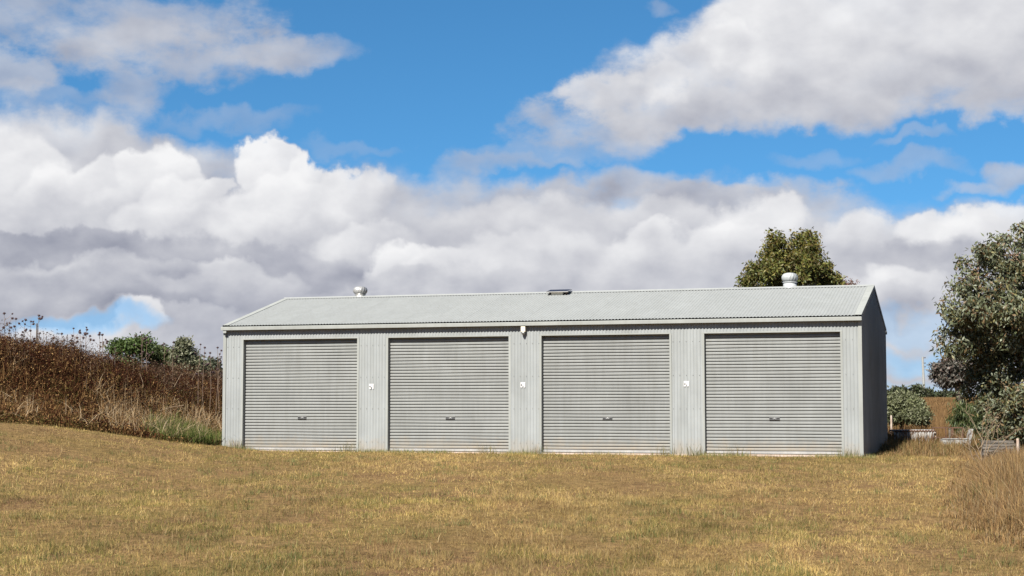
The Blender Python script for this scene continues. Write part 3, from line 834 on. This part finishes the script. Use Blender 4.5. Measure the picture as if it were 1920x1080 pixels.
tree('grey_gum_tree', 'sparse grey brown tree in the paddock behind the big gum', 'tree', bb,
     [bb, at(1796, 735, 105), at(1790, 710, 105), at(1780, 690, 105)], [lobe_px(1768, 690, 105, 16, 12), lobe_px(1790, 682, 105, 24, 16), lobe_px(1776, 712, 105, 18, 10), lobe_px(1808, 705, 105, 22, 18), lobe_px(1760, 704, 105, 8, 8)],
     150, 60, .20, .26, .10, [(.10, .09, .075), (.13, .12, .10), (.075, .07, .055), (.14, .10, .08)], M_BARK2, .4, 61, .22, .6, .6)
for (px, d, top, rx, lab, sd_) in [(1688, 190, 727, 26, 'dark tree crown on the skyline above the small domed tree', 71), (1722, 230, 724, 9, 'slim dark tree left of the utility pole', 72), (1736, 235, 732, 7, 'small dark tree right beside the utility pole', 73), (1775, 240, 737, 26, 'low spreading dark tree on the paddock skyline', 74)]:
    bb = on_ground(px, d); k = d/F_PX
    hh = 752 - top
    tree('skyline_tree', lab, 'tree', bb, [bb, at(px, 748 - hh*.2, d), at(px, 748 - hh*.5, d)],
         [lobe_px(px - rx*.35, top + hh*.42, d, rx*.5, hh*.35), lobe_px(px + rx*.4, top + hh*.5, d, rx*.5, hh*.3), lobe_px(px, top + hh*.35, d, rx*.4, hh*.33)],
         60, 40, .30*(d/200), .5, .24, [(.045, .06, .025), (.07, .08, .035), (.05, .05, .03)], M_BARK2, .2, sd_, .15, .7, .5, 'trees on the paddock skyline')
# shrubs behind the bank, left
for (px, py, d, lobes, cols, lab, sd_) in [
    (300, 690, 52, [(222, 652, 14, 12), (250, 648, 20, 14), (272, 644, 14, 12)], [(.075, .115, .03), (.10, .145, .04), (.055, .085, .02)], 'bright green leafy shrub behind the bank, left of the seed stalks', 81),
    (300, 690, 53, [(292, 662, 22, 18), (312, 668, 18, 14), (270, 660, 12, 14)], [(.085, .11, .035), (.11, .135, .05), (.06, .08, .025)], 'dull green shrub behind the bank in the middle', 82),
    (345, 690, 51, [(345, 660, 20, 20), (358, 676, 14, 16), (332, 674, 14, 16), (345, 650, 12, 10)], [(.145, .15, .085), (.19, .185, .115), (.10, .11, .055)], 'rounded grey green shrub behind the bank nearest the shed', 83)]:
    bb = on_ground(px, d)
    tree('shrub', lab, 'shrub', bb, [bb, bb + Vector((0, 0, .5)), at(lobes[0][0], lobes[0][1]+8, d)], [lobe_px(a, b_, d, c_, e) for a, b_, c_, e in lobes] + [lobe_px(lobes[0][0]+14, 690, d, 28, 22)],
         110, 80, .10, .10, .045, cols, M_BARK2, .1, sd_, .04, .8, .6, 'shrubs behind the bank')
bb = on_ground(392, 120)
tree('skyline_tree', 'dark distant tree between the bank shrubs and the shed corner', 'tree', bb, [bb, at(392, 720, 120), at(392, 700, 120)], [lobe_px(380, 692, 120, 12, 9), lobe_px(400, 688, 120, 12, 10), lobe_px(392, 705, 120, 20, 14)],
     60, 50, .25, .3, .12, [(.05, .06, .035), (.07, .08, .05)], M_BARK2, .2, 88, .15)

# ------------------------------------------------------------------ blades
def blades(x, y, h, w, cols, lean=.35, seed=0, bend=True, z=None, mat=None, wind=(0, 0)):
    r = np.random.default_rng(seed); n = len(x)
    z = gz(x, y) if z is None else z
    a = r.uniform(0, 2*np.pi, n)
    sx, sy = np.cos(a)*w*.5, np.sin(a)*w*.5
    th = r.uniform(0, 2*np.pi, n); ln = np.abs(r.normal(0, lean, n))
    ox, oy = np.cos(th)*ln*h + wind[0]*h, np.sin(th)*ln*h + wind[1]*h
    hz = h/np.sqrt(1+ln**2)
    b0 = np.stack([x-sx, y-sy, z-.01], -1); b1 = np.stack([x+sx, y+sy, z-.01], -1)
    if bend:
        m0 = np.stack([x-sx*.8+ox*.38, y-sy*.8+oy*.38, z+hz*.58], -1); m1 = np.stack([x+sx*.8+ox*.38, y+sy*.8+oy*.38, z+hz*.58], -1)
        tp = np.stack([x+ox, y+oy, z+hz], -1)
        V = np.stack([b0, b1, m1, m0, tp], 1).reshape(-1, 3)
        i = np.arange(n)*5
        F = [np.stack([i, i+1, i+2, i+3], -1), np.stack([i+3, i+2, i+4], -1)]
        T_ = np.repeat(cols, 5, 0)
    else:
        tp = np.stack([x+ox, y+oy, z+hz], -1)
        V = np.stack([b0, b1, tp], 1).reshape(-1, 3)
        F = [np.arange(n*3).reshape(n, 3)]
        T_ = np.repeat(cols, 3, 0)
    return V, F, T_

def in_shed(x, y):
    lx_ = (x-CLX)*(-UX) + (y-CLY)*(-UY); ly = (x-CLX)*UY + (y-CLY)*(-UX)
    return (lx_ > -.03) & (lx_ < SL+.03) & (ly > -.01) & (ly < SD+.03)
_by = [10, 17, 19.5, 22, 25, 28, 32, 36, 37]; _bx = [5.7, 5.3, 5.15, 5.6, 6.5, 7.5, 8.6, 9.3, 8.2]
def right_edge(y): return np.interp(y, _by, _bx)

def sample_view(n, d0, d1, r, xl=-.345, xr=.345, pw=1.0):
    d = d0 + (d1-d0)*r.random(n)**pw
    return d*r.uniform(xl, xr, n), d

def palette(cols, weights, r):
    cols = np.array(cols); w = np.stack(weights, -1); w = w/w.sum(-1, keepdims=True); cs = np.cumsum(w, -1)
    k = (r.random(len(w))[:, None] > cs).sum(-1).clip(0, len(cols)-1)
    return cols[k]*r.uniform(.75, 1.2, (len(w), 1))

# lawn
r = np.random.default_rng(101)
def lawn(n, d0, d1, h0, h1, w0, w1, seed, lean):
    x, y = sample_view(n, d0, d1, r)
    ok = (bank_t(x, y) < .25) & ~in_shed(x, y) & (x < right_edge(y) + .6)
    x, y = x[ok], y[ok]
    stretch = lambda v, k: np.clip((v-.5)*k + .5, 0, 1)
    g = stretch(fbm(x*.42, y*.20, 20), 2.4); g2 = stretch(fbm(x*1.5, y*.8, 30), 2.2); br = stretch(fbm(x*.55+9, y*.26+4, 40), 2.4)
    fine = stretch(fbm(x*4.5, y*3.0, 55, 3), 1.7)
    trk = np.exp(-((y - 20.7 + .05*(x+6))/.16)**2) + np.exp(-((y - 22.3 + .05*(x+6))/.20)**2)
    br = np.clip(br + .55*trk*sstep(x, 2.5, -.5), 0, 1)
    near_shed = sstep(Y0 + (X0-x)*math.tan(ANG) - y, 7.0, 1.5)
    g = np.clip(g + .10*near_shed, 0, 1); br = br*(1-.45*near_shed)
    bare = sstep(br*.6 + fine*.4, .50, .72)
    keep = r.random(len(x)) < np.clip(1.0 - .62*bare, .1, 1)*np.clip(.25 + 1.6*fine, 0, 1)
    x, y, g, g2, br, fine, bare = [q_[keep] for q_ in (x, y, g, g2, br, fine, bare)]
    wg = .10 + 2.6*sstep(g*.55+g2*.45, .46, .74); wy = .5 + 1.5*sstep(g2, .35, .75)
    wb = .15 + 2.4*bare; ws = np.full_like(x, 1.0)
    cols = palette([(.15, .132, .036), (.37, .26, .10), (.18, .108, .05), (.30, .21, .10), (.075, .08, .024), (.46, .35, .17)], [wg, wy, wb, ws, wg*.55 + .06, wy*.18], r)
    blot = stretch(fbm(x*2.4, y*1.1, 65, 3), 2.3)*.5 + stretch(fbm(x*.6, y*.25, 75, 3), 2.6)*.5
    cols = cols*(.68 + .92*blot)[:, None]*np.array([1.07, 1.06, .93])
    h = r.uniform(h0, h1, len(x))*(.35 + 1.4*fine)*(.6 + .8*fbm(x*.6, y*.4, 60)); w = r.uniform(w0, w1, len(x))
    return blades(x, y, h, w, cols, lean, seed, False)
parts = [lawn(400000, 13.5, 24, .025, .065, .003, .007, 1, 1.7), lawn(330000, 23, 42, .025, .065, .005, .010, 2, 1.8)]
# scattered greener tufts and coarse seed straws
nt_ = 420
tx, ty = sample_view(nt_, 14, 37, r)
k = (bank_t(tx, ty) < 0) & (tx < right_edge(ty)) & ~in_shed(tx, ty) & (fbm(tx*.4, ty*.25, 21) > .47); tx, ty = tx[k], ty[k]
cx, cy = np.repeat(tx, 34) + r.normal(0, .07, len(tx)*34), np.repeat(ty, 34) + r.normal(0, .07, len(tx)*34)
ok = ~in_shed(cx, cy); cx, cy = cx[ok], cy[ok]
cols = palette([(.10, .115, .035), (.15, .15, .045), (.24, .20, .08)], [np.ones(len(cx))]*3, r)
parts.append(blades(cx, cy, r.uniform(.05, .13, len(cx)), r.uniform(.005, .010, len(cx)), cols, .6, 33, False))
tx, ty = sample_view(3000, 14, 38, r)
ok = (bank_t(tx, ty) < 0) & (tx < right_edge(ty)) & ~in_shed(tx, ty); tx, ty = tx[ok], ty[ok]
cols = palette([(.40, .30, .15), (.30, .21, .10)], [np.ones(len(tx))]*2, r)
parts.append(blades(tx, ty, r.uniform(.07, .15, len(tx)), r.uniform(.003, .006, len(tx)), cols, .7, 34, True))
# lusher fringe along the shed's base
nf = 9000
sx1 = r.uniform(-.4, SL+.3, nf); off = np.abs(r.normal(0, .16, nf)) + .03
fx, fy = CLX - UX*sx1 - UY*off, CLY - UY*sx1 + UX*off
kk = r.random(nf) < np.clip(sstep(fbm(sx1*.9, sx1*0, 70), .42, .66) + .1, 0, 1)
fx, fy = fx[kk], fy[kk]
cols = palette([(.12, .15, .04), (.24, .22, .085), (.36, .27, .12)], [np.ones(len(fx)), np.ones(len(fx)), np.ones(len(fx))*.7], r)
parts.append(blades(fx, fy, r.uniform(.04, .13, len(fx)), r.uniform(.006, .012, len(fx)), cols, .5, 3, False))
for sx0 in (6.9, 11.2, 11.9, 12.8, 8.1, 3.4, 15.3, 0.4):
    n = 60; sx2 = sx0 + r.normal(0, .16, n); of2 = np.abs(r.normal(0, .05, n)) + .04
    wx, wy = CLX - UX*sx2 - UY*of2, CLY - UY*sx2 + UX*of2
    parts.append(blades(wx, wy, r.uniform(.08, .30, n), r.uniform(.005, .009, n), palette([(.10, .11, .035), (.16, .15, .055), (.24, .18, .085)], [np.ones(n)]*3, r), .3, int(sx0*10), True))
def join_stuff(name, parts, mat, label, cat=None):
    V, F3, F4, T_ = [], [], [], []; o = 0
    for v, f, t_ in parts:
        for a in f: (F3 if a.shape[1] == 3 else F4).append(a + o)
        V.append(v); T_.append(t_); o += len(v)
    fs = ([np.concatenate(F3)] if F3 else []) + ([np.concatenate(F4)] if F4 else [])
    ob = link(name, mesh_np(name, np.concatenate(V), fs, mat, np.concatenate(T_)))
    tag(ob, label, cat, None, 'stuff'); return ob
join_stuff('lawn_grass', parts, M_GRASS, 'short dry straw coloured mown grass in front of the shed', 'grass')

# tall dry grass, right
def tall(n, d0, d1, seed):
    x, y = sample_view(n, d0, d1, r, .19, .36)
    e = x - right_edge(y) - .5*(fbm(x*1.1, y*1.1, 80) - .5)
    ok = (e > 0) & ~in_shed(x, y)
    x, y, e = x[ok], y[ok], e[ok]
    den = np.clip((fbm(x*1.7, y*1.2, 85)-.5)*2.2 + .5, 0, 1); k = r.random(len(x)) < sstep(den, .08, .5)*(.25 + .75*sstep(e, 0, .9)); x, y, e, den = x[k], y[k], e[k], den[k]
    back = sstep(y, 35.5, 38)
    h = (.07 + (.30 + .14*sstep(y, 33, 29))*sstep(e, 0, 1.3))*(.25 + 1.2*den)*r.uniform(.4, 1.3, len(x))*(1-.35*back)
    h = np.minimum(h, .66*r.uniform(.75, 1.05, len(x)))
    h = h*(1 - .6*sstep(y, 29.5, 32)*sstep(x, 8.6, 9.4)*sstep(y, 37, 35))
    g = fbm(x*.7, y*.5, 90)
    wg = .12 + .9*back + 1.0*sstep(g, .52, .7); one = np.ones(len(x))
    cols = palette([(.33, .21, .085), (.22, .126, .052), (.12, .11, .034), (.28, .20, .105), (.085, .044, .02)], [one, one*.9, wg, one*.7, one*.45], r)
    return blades(x, y, h, r.uniform(.005, .010, len(x)), cols, .8, seed, True)
join_stuff('tall_dry_grass', [tall(150000, 16, 30, 5), tall(110000, 28, 44, 6)], M_GRASS, 'long tangled dry grass along the right side under the gum tree', 'grass')

# paddock grass
x, y = sample_view(90000, 43, 150, r, .20, .36, 1.6)
x = x*1.0; ok = ~in_shed(x, y); x, y = x[ok], y[ok]
one = np.ones(len(x))
cols = palette([(.20, .115, .045), (.15, .082, .033), (.25, .155, .065)], [one, one, one*.6], r)
join_stuff('paddock_grass', [blades(x, y, r.uniform(.2, .5, len(x)), r.uniform(.02, .05, len(x))*(y/60), cols, .35, 8, False)], M_GRASS, 'tall golden brown grass covering the far paddock', 'grass')

# weeds on the bank
def weeds(n):
    s_ = r.uniform(-5, 17, n); t_ = r.uniform(-.35, 9.5, n)
    x = BA[0] + s_*BT[0] + t_*BN[0]; y = BA[1] + s_*BT[1] + t_*BN[1]
    tb = bank_t(x, y)
    ok = (tb > -.25) & ~in_shed(x, y) & (x > -.335*y) & (x < -.12*y) & (tb > -.1 + .6*(fbm(x*.8, y*.8, 99)-.5))
    return x[ok], y[ok], tb[ok], s_[ok]
def lump(x, y): return .45*fbm(x*.9, y*.9, 110) + .55*fbm(x*2.3, y*2.3, 115, 3)
def weed_mix(x, y, tb):
    dk = fbm(x*.45+3, y*.45, 120); st = fbm(x*1.1+7, y*1.1, 125)
    up = np.clip(sstep(tb, .9, 3.3) + .9*(dk-.5), 0, 1)
    red = up*(.6 + 1.4*sstep(dk, .40, .6))
    pale = (1-.93*up)*(.45 + 2.0*sstep(st, .43, .62)) + .02
    grn = .10 + 1.3*sstep(tb, .8, .1)*sstep(fbm(x*.5, y*.5, 130), .42, .56) + .5*sstep(fbm(x*.6, y*.6, 140), .52, .68)
    return up, red, pale, grn
WCOL = [(.026, .0072, .0034), (.048, .014, .0056), (.28, .165, .068), (.075, .058, .015), (.112, .049, .018)]
x, y, tb, s_ = weeds(230000)
up, red, pale, grn = weed_mix(x, y, tb); dn = lump(x, y)
h = (.07 + .14*sstep(tb, -.1, .9) + .49*up)*(.25 + 1.5*dn)*r.uniform(.35, 1.15, len(x))
cols = palette(WCOL, [red*1.6 + .1, red + .35, pale, grn, .6 - .3*up], r)
wp = [blades(x, y, h, r.uniform(.006, .014, len(x)), cols, .75, 12, True)]
# fine dead leaves and seed hulls held among the stems
x, y, tb, s_ = weeds(260000)
up, red, pale, grn = weed_mix(x, y, tb); dn = lump(x, y)
zz = gz(x, y) + (.10 + .52*up)*(.25 + 1.5*dn)*r.random(len(x))**.6
cols = palette(WCOL, [red*1.7 + .1, red + .3, pale*.7, grn*.9, .45 - .25*up], r)
V, F, T_ = leaves(np.stack([x, y, zz], -1), 1, .02, .055, .026, [(1, 1, 1)], 0, 77)
wp.append((V, [F], np.repeat(cols, 4, 0)))
# tangled pale straw lying over the lower slope
x, y, tb, s_ = weeds(42000)
k = (r.random(len(x)) < sstep(fbm(x*1.1+7, y*1.1, 125), .46, .62)*sstep(tb, 3.6, 1.2)); x, y, tb = x[k], y[k], tb[k]
cols = palette([(.36, .26, .15), (.28, .19, .10), (.40, .31, .20)], [np.ones(len(x))]*3, r)
zz = gz(x, y) + .08 + .28*lump(x, y)*r.random(len(x))
wp.append(blades(x, y, r.uniform(.15, .5, len(x)), r.uniform(.006, .011, len(x)), cols, 1.6, 15, True, zz))
# taller ragged stems along the crest
x, y, tb, s_ = weeds(60000)
k = (tb > 2.3) & (r.random(len(x)) < .20*sstep(fbm(x*.7, y*.7, 150), .40, .62)); x, y = x[k], y[k]
cols = palette([(.10, .062, .035), (.15, .105, .06), (.05, .022, .014)], [np.ones(len(x))]*3, r)
wp.append(blades(x, y, r.uniform(.5, 1.05, len(x)), r.uniform(.007, .013, len(x)), cols, .16, 16, True))
cen = np.stack([x, y, gz(x, y) + r.uniform(.45, .85, len(x))], -1)
V, F, T_ = leaves(cen, 10, .075, .05, .025, [(.085, .05, .03), (.055, .027, .018), (.13, .09, .055)], 0, 79)
wp.append((V, [F], T_))
# bright grass at the foot of the bank beside the shed corner
n = 9000
gx_ = r.normal(-7.95, .40, n); gy_ = r.normal(40.2, .75, n); ok = ~in_shed(gx_, gy_) & (bank_t(gx_, gy_) > -.12); gx_, gy_ = gx_[ok], gy_[ok]
cols = palette([(.085, .115, .026), (.12, .145, .036), (.055, .075, .018), (.20, .17, .07)], [np.ones(len(gx_))]*4, r)
wp.append(blades(gx_, gy_, r.uniform(.10, .42, len(gx_)), r.uniform(.008, .016, len(gx_)), cols, .55, 14, True))
join_stuff('bank_weeds', wp, M_WEED, 'dense red brown dead weeds and straw covering the left bank', 'weeds')

# pale fallen stalks lying on the bank
for i, (x1, y1, x2, y2) in enumerate([(160, 740, 172, 765), (193, 728, 206, 752), (205, 762, 232, 762), (178, 728, 192, 746), (95, 772, 108, 806), (120, 800, 132, 822), (340, 700, 326, 726), (375, 680, 360, 712), (262, 700, 270, 735), (300, 770, 345, 760), (212, 726, 214, 740)]):
    d = 38.2 + (830-y1)/130*4.2
    p1, p2 = at(x1, y1, d), at(x2, y2, d-.15)
    m = MB(); m.tube([p1, p1.lerp(p2, .5) + Vector((.02, 0, .03)), p2], [.004, .0055, .006], 4)
    o = m.build('dead_stalk', M_TWIG)
    tag(o, ['short pale dead stalk low in the middle of the bank', 'steep pale dead stalk right of the middle stalk', 'level pale dead stalk lying across the middle of the bank', 'thin pale dead stalk upper middle of the bank', 'long pale dead stalk at the lower left of the bank', 'pale dead stalk at the foot of the bank, lower left', 'pale dead stalk leaning left below the grey shrub', 'tallest pale dead stalk leaning left near the shed', 'upright pale dead stalk below the bright green shrub', 'level pale dead stalk just left of the bright grass patch', 'tiny upright pale dead stalk in the upper middle of the bank'][i], 'stalk', 'pale dead stalks on the bank')

# seed stalks against the sky ------------------------------------------------
hm = MB(); hm.lathe([(.004, -.022), (.018, -.012), (.026, .004), (.022, .018), (.008, .026)], 7)
# ragged bracts
for k in range(9):
    a = k*.7; ph = (k % 3)*.4
    v = Vector((math.cos(a), math.sin(a), .5 - ph)).normalized()
    hm.tube([v*.012, v*.042], [.006, .001], 3)
ho = hm.build('seed_head', simple('seed_head', [(.3, (.035, .018, .02)), (.7, (.075, .04, .04))], 30, .9))
HEAD_ME = ho.data; bpy.data.objects.remove(ho)
M_STALK = simple('brown_stalk', [(.3, (.12, .075, .05)), (.7, (.22, .15, .10))], 9, .9)
stalks = [(8, 588, 41, 5), (30, 598, 41, 3), (48, 600, 41.5, 6), (58, 603, 42, 7), (73, 592, 40.5, 7), (116, 626, 42, 2), (138, 616, 42, 5), (150, 624, 41.5, 8), (162, 614, 42.5, 8), (187, 624, 42, 9), (192, 628, 43, 4), (266, 628, 44, 9), (275, 634, 44.5, 9), (308, 645, 45, 4), (325, 642, 45, 3), (376, 646, 44.5, 3), (384, 652, 45, 5), (394, 662, 44.6, 6), (408, 652, 44.8, 9), (412, 664, 45.2, 6), (18, 606, 42, 4), (100, 634, 42.5, 4)]
nth = ['tall', 'slender', 'branched']
near = ['at the far left edge of the bank', 'second from the left edge of the bank', 'left of the dark post on the bank', 'just left of the dark post on the bank', 'directly above the dark post on the bank', 'right of the dark post, smallest one', 'left of the three stalks in front of the white cloud', 'middle of the stalks in front of the white cloud', 'tallest of the stalks in front of the white cloud', 'dense one just left of the green shrub', 'short one just left of the green shrub', 'dense one above the middle shrub', 'purplish one right above the dull shrub', 'short one between the middle and grey shrubs', 'at the left shoulder of the grey shrub', 'first one right of the grey shrub', 'second one right of the grey shrub', 'third one right of the grey shrub', 'tall one beside the shed corner', 'closest one to the shed corner', 'short one near the left edge of the bank', 'short one between the dark post and white cloud']
for i, (px, py, d, nh) in enumerate(stalks):
    rr = random.Random(i*13+5)
    top = at(px, py, d); gx0, gy0 = top.x + rr.uniform(-.05, .05), d
    base = Vector((gx0, gy0, float(gz(gx0, gy0))))
    root = empty('seed_stalk', base); tag(root, 'dry seed head weed stalk ' + near[i], 'weed', 'seed stalks along the bank top')
    tl = top - base; mid = tl*.5 + Vector((rr.uniform(-.05, .05), 0, 0))
    m = MB(); m.tube([(0, 0, 0), mid, tl], [.010, .008, .004], 4)
    heads = [tl]
    for k in range(nh-1):
        f = rr.uniform(.55, .95); st = mid.lerp(tl, (f-.5)*2) if f > .5 else mid
        e = st + Vector((rr.uniform(-.20, .20), rr.uniform(-.15, .15), rr.uniform(.05, .22)))
        if e.z > tl.z: e.z = tl.z - rr.uniform(0, .1)
        m.tube([st, st.lerp(e, .5) + Vector((0, 0, -.02)), e], [.005, .004, .003], 3); heads.append(e)
    m.build('stem', M_STALK, root)
    for h_ in heads:
        o = link('seed_head', HEAD_ME, root); o.location = h_; o.scale = (rr.uniform(.85, 1.35),)*3; o.rotation_euler = (rr.uniform(-.6, .6), rr.uniform(-.6, .6), rr.uniform(0, 6))

# ------------------------------------------------------------------ posts, tank, frame, pole
def post(px, ytop, d, wdt, mat, name, label, cat='post', lean=0.0, group=None, hgt=None):
    top = at(px, ytop, d); g = float(gz(top.x, d))
    m = MB(); H = top.z - g
    m.tube([(0, 0, -.1), (lean*.5, 0, H*.5), (lean, 0, H-.02), (lean, 0, H)], [wdt*.55, wdt*.52, wdt*.5, wdt*.38], 8)
    o = m.build(name, mat); o.location = (top.x, d, g)
    tag(o, label, cat, group); return o
post(69.5, 606, 40.5, .035, M_DKWOOD, 'fence_post', 'dark wooden fence post sticking out of the weeds on the bank')
post(216, 651, 42.5, .02, M_DKWOOD, 'star_picket', 'short thin dark picket in front of the bright green shrub')
post(1671, 779, 45.5, .055, M_PAINTPOST, 'fence_post', 'pale pinkish post standing behind the tank by the gable')
o = post(1909, 822, 30.5, .055, M_PAINTPOST, 'fence_post', 'pale peeling fence post at the right edge by the timber stack', 'post', -.01)

# half buried corrugated tank lying on its side
tb_ = at(1709, 832, 43.5)
tk = empty('iron_tank', (tb_.x, 43.5, float(gz(tb_.x, 43.5))), .06)
tag(tk, 'low whitewashed corrugated iron tank in the long grass right of the gable', 'tank')
hw, hh = .56, .30
zt_ = at(1709, 806, 43.5).z - tk.location.z
xs = corr_x(-hw, hw, 8)
V = []; th = np.linspace(0, math.pi*.5, 9)
rows = [(-.32, 0.0), (-.32, zt_*.5), (-.30, zt_*.8), (-.26, zt_*.93), (-.18, zt_), (.1, zt_*.99), (.3, zt_*.9)]
for (yy_, zz_) in rows:
    V.append(np.stack([xs, yy_ - .007*np.cos(2*np.pi*xs/PITCH_C), zz_ + .012*np.cos(2*np.pi*xs/PITCH_C)*(zz_ > .01)], -1))
n_ = len(xs); Q = []
for k in range(len(rows)-1):
    i = np.arange(n_-1)+k*n_; Q.append(np.stack([i, i+1, i+1+n_, i+n_], -1))
link('curved_sheet', mesh_np('curved_sheet', np.concatenate(V), [np.concatenate(Q)], M_TANK, None, True), tk)
m = MB()
rim = [(x_, -.285 + .0*x_, zt_*.94 + .012*math.cos(2*math.pi*x_/PITCH_C)) for x_ in xs]
m.tube(rim, .018, 5); m.build('rusted_rim', M_RUST, tk)
m = MB(); arc = [(hw+.02, -.33, 0.0), (hw+.02, -.32, zt_*.55), (hw+.02, -.27, zt_*.86), (hw+.02, -.15, zt_*1.0), (hw+.02, .1, zt_*.98)]
m.tube(arc, .016, 5); m.build('end_hoop', M_RUST, tk)
m = MB(); m.box(hw-.05, hw-.005, -.36, -.335, 0, zt_*.86); m.build('end_strip', M_PAINTPOST, tk)
m = MB(); m.prism([(-.31, 0), (-.31, zt_*.5), (-.28, zt_*.85), (-.17, zt_*.97), (.1, zt_*.96), (.3, zt_*.88), (.3, 0)], hw-.004, hw+.004); m.build('end_plate', M_RUST, tk)

# rusty angle iron frame over a pale trough
fb = at(1778, 840, 43.0)
fr = empty('steel_frame', (fb.x, 43.0, float(gz(fb.x, 43.0))), -.05)
tag(fr, 'rusty angle iron frame standing over the pale trough', 'frame')
zt_ = at(1778, 803, 43).z - fr.location.z
k = 43/F_PX
for (xa, w_) in ((-29, .022), (-4, .03), (3, .045), (27, .03)):
    m = MB(); m.box(xa*k-w_/2, xa*k+w_/2, -.015, .015, -.05, zt_-.001); m.build('upright', M_RUST if w_ != .045 else M_OLDWOOD, fr)
m = MB(); m.box(-29*k, 28*k, -.018, .018, zt_, zt_+.03); m.build('top_bar', M_RUST, fr)
m = MB(); m.box(-29*k, 28*k, -.012, .012, zt_-.25, zt_-.225); m.build('lower_bar', M_RUST, fr)
m = MB(); m.box(6*k, 10*k, -.014, .014, zt_-.22, zt_-.002); m.build('side_plate', M_RUST, fr)
tr_ = empty('trough', (fb.x + .05, 42.6, float(gz(fb.x, 42.6))), -.05); tag(tr_, 'pale whitewashed trough with a slanted end under the rusty frame', 'trough')
z1 = at(1778, 823, 42.6).z - tr_.location.z
m = MB(); m.prism([(-24*k, 0), (26*k, 0), (33*k, z1+.26), (29*k, z1+.24), (24*k, z1), (-24*k, z1)], -.16, .16, 'y'); m.build('body', M_TANK, tr_)
m = MB(); m.tube([(-24*k, -.165, z1), (24*k, -.165, z1+.004)], .014, 5); m.build('rim', M_TANK, tr_)

# stack of grey timber rails, right
sb = at(1873, 850, 33.5)
st = empty('timber_stack', (sb.x, 33.5, float(gz(sb.x, 33.5))), -.04); tag(st, 'stack of weathered grey timber rails behind the long grass', 'timber')
k = 33.5/F_PX; zt_ = at(1873, 826, 33.5).z - st.location.z
for i in range(5):
    m = MB(); zz_ = zt_ - .012 - i*.062
    m.box(-31*k + .02*(i % 2), 30*k - .03*((i+1) % 2), -.05, .05, zz_-.038, zz_+.012); m.build('rail', M_OLDWOOD, st)
for xa in (-26, 0, 26):
    for yy_ in (.058, .125):
        m = MB(); m.box(xa*k-.03, xa*k+.03, yy_-.005, yy_+.045, 0, zt_-.01); m.build('batten', M_OLDWOOD, st)
# heap of dead branches under it
hp = at(1885, 866, 33.0); hp.z = float(gz(hp.x, 33.0))
m = MB(); rr = random.Random(3)
for i in range(70):
    a = rr.uniform(0, 6.28); l = rr.uniform(.15, .42)
    p = Vector((rr.gauss(0, .28), rr.gauss(0, .15), rr.uniform(.02, .30)))
    q_ = p + Vector((math.cos(a)*l, math.sin(a)*l*.5, rr.uniform(-.12, .16)))
    m.tube([p, p.lerp(q_, .5) + Vector((0, 0, rr.uniform(-.03, .05))), q_], [.010, .008, .004], 4)
o = m.build('brush_pile', M_DKWOOD); o.location = hp; tag(o, 'dark heap of dead branches below the timber stack', 'branches', None, 'stuff')

# bare twiggy shrub
tb2 = on_ground(1838, 32.5)
tw = empty('bare_shrub', tb2); tag(tw, 'leafless pale twiggy shrub in front of the gum tree', 'shrub')
m = MB(); rr = random.Random(9)
def grow(p, dr, l, rad, dep):
    e = p + dr*l + Vector((rr.gauss(0, .03), rr.gauss(0, .03), 0))
    m.tube([p, p.lerp(e, .5) + Vector((rr.gauss(0, .02), rr.gauss(0, .02), 0)), e], [rad, rad*.85, rad*.65], 4)
    if dep:
        for _ in range(2 if dep > 1 else 3):
            dd = (dr + Vector((rr.gauss(0, .42), rr.gauss(0, .3), rr.gauss(0, .15)))).normalized()
            grow(e, dd, l*rr.uniform(.6, .85), rad*.62, dep-1)
for i in range(7):
    a = -.75 + 1.5*i/6
    grow(Vector((a*.1, rr.uniform(-.06, .06), 0)), Vector((a*.8, rr.uniform(-.2, .2), 1)).normalized(), rr.uniform(.32, .5), .011, 3)
m.build('twigs', M_TWIG, tw)

# utility pole
pb = on_ground(1731.5, 300)
pl = empty('utility_pole', pb); tag(pl, 'tall grey utility pole standing on the far skyline', 'pole')
ztop = at(1729.5, 669, 300).z - pb.z
m = MB(); m.tube([(0, 0, -.5), (-.1, 0, ztop*.5), (-.2, 0, ztop)], [.26, .23, .19], 8); m.build('shaft', M_POLE, pl)
for yy_ in (671, 681, 688):
    zz_ = at(1730, yy_, 300).z - pb.z
    m = MB(); m.box(-.2, .20, -.08, .08, zz_-.05, zz_+.05); m.lathe([(.10, -.06), (.14, 0), (.10, .12)], 8, (.24, 0, zz_)); m.build('insulator', M_DKWOOD, pl)
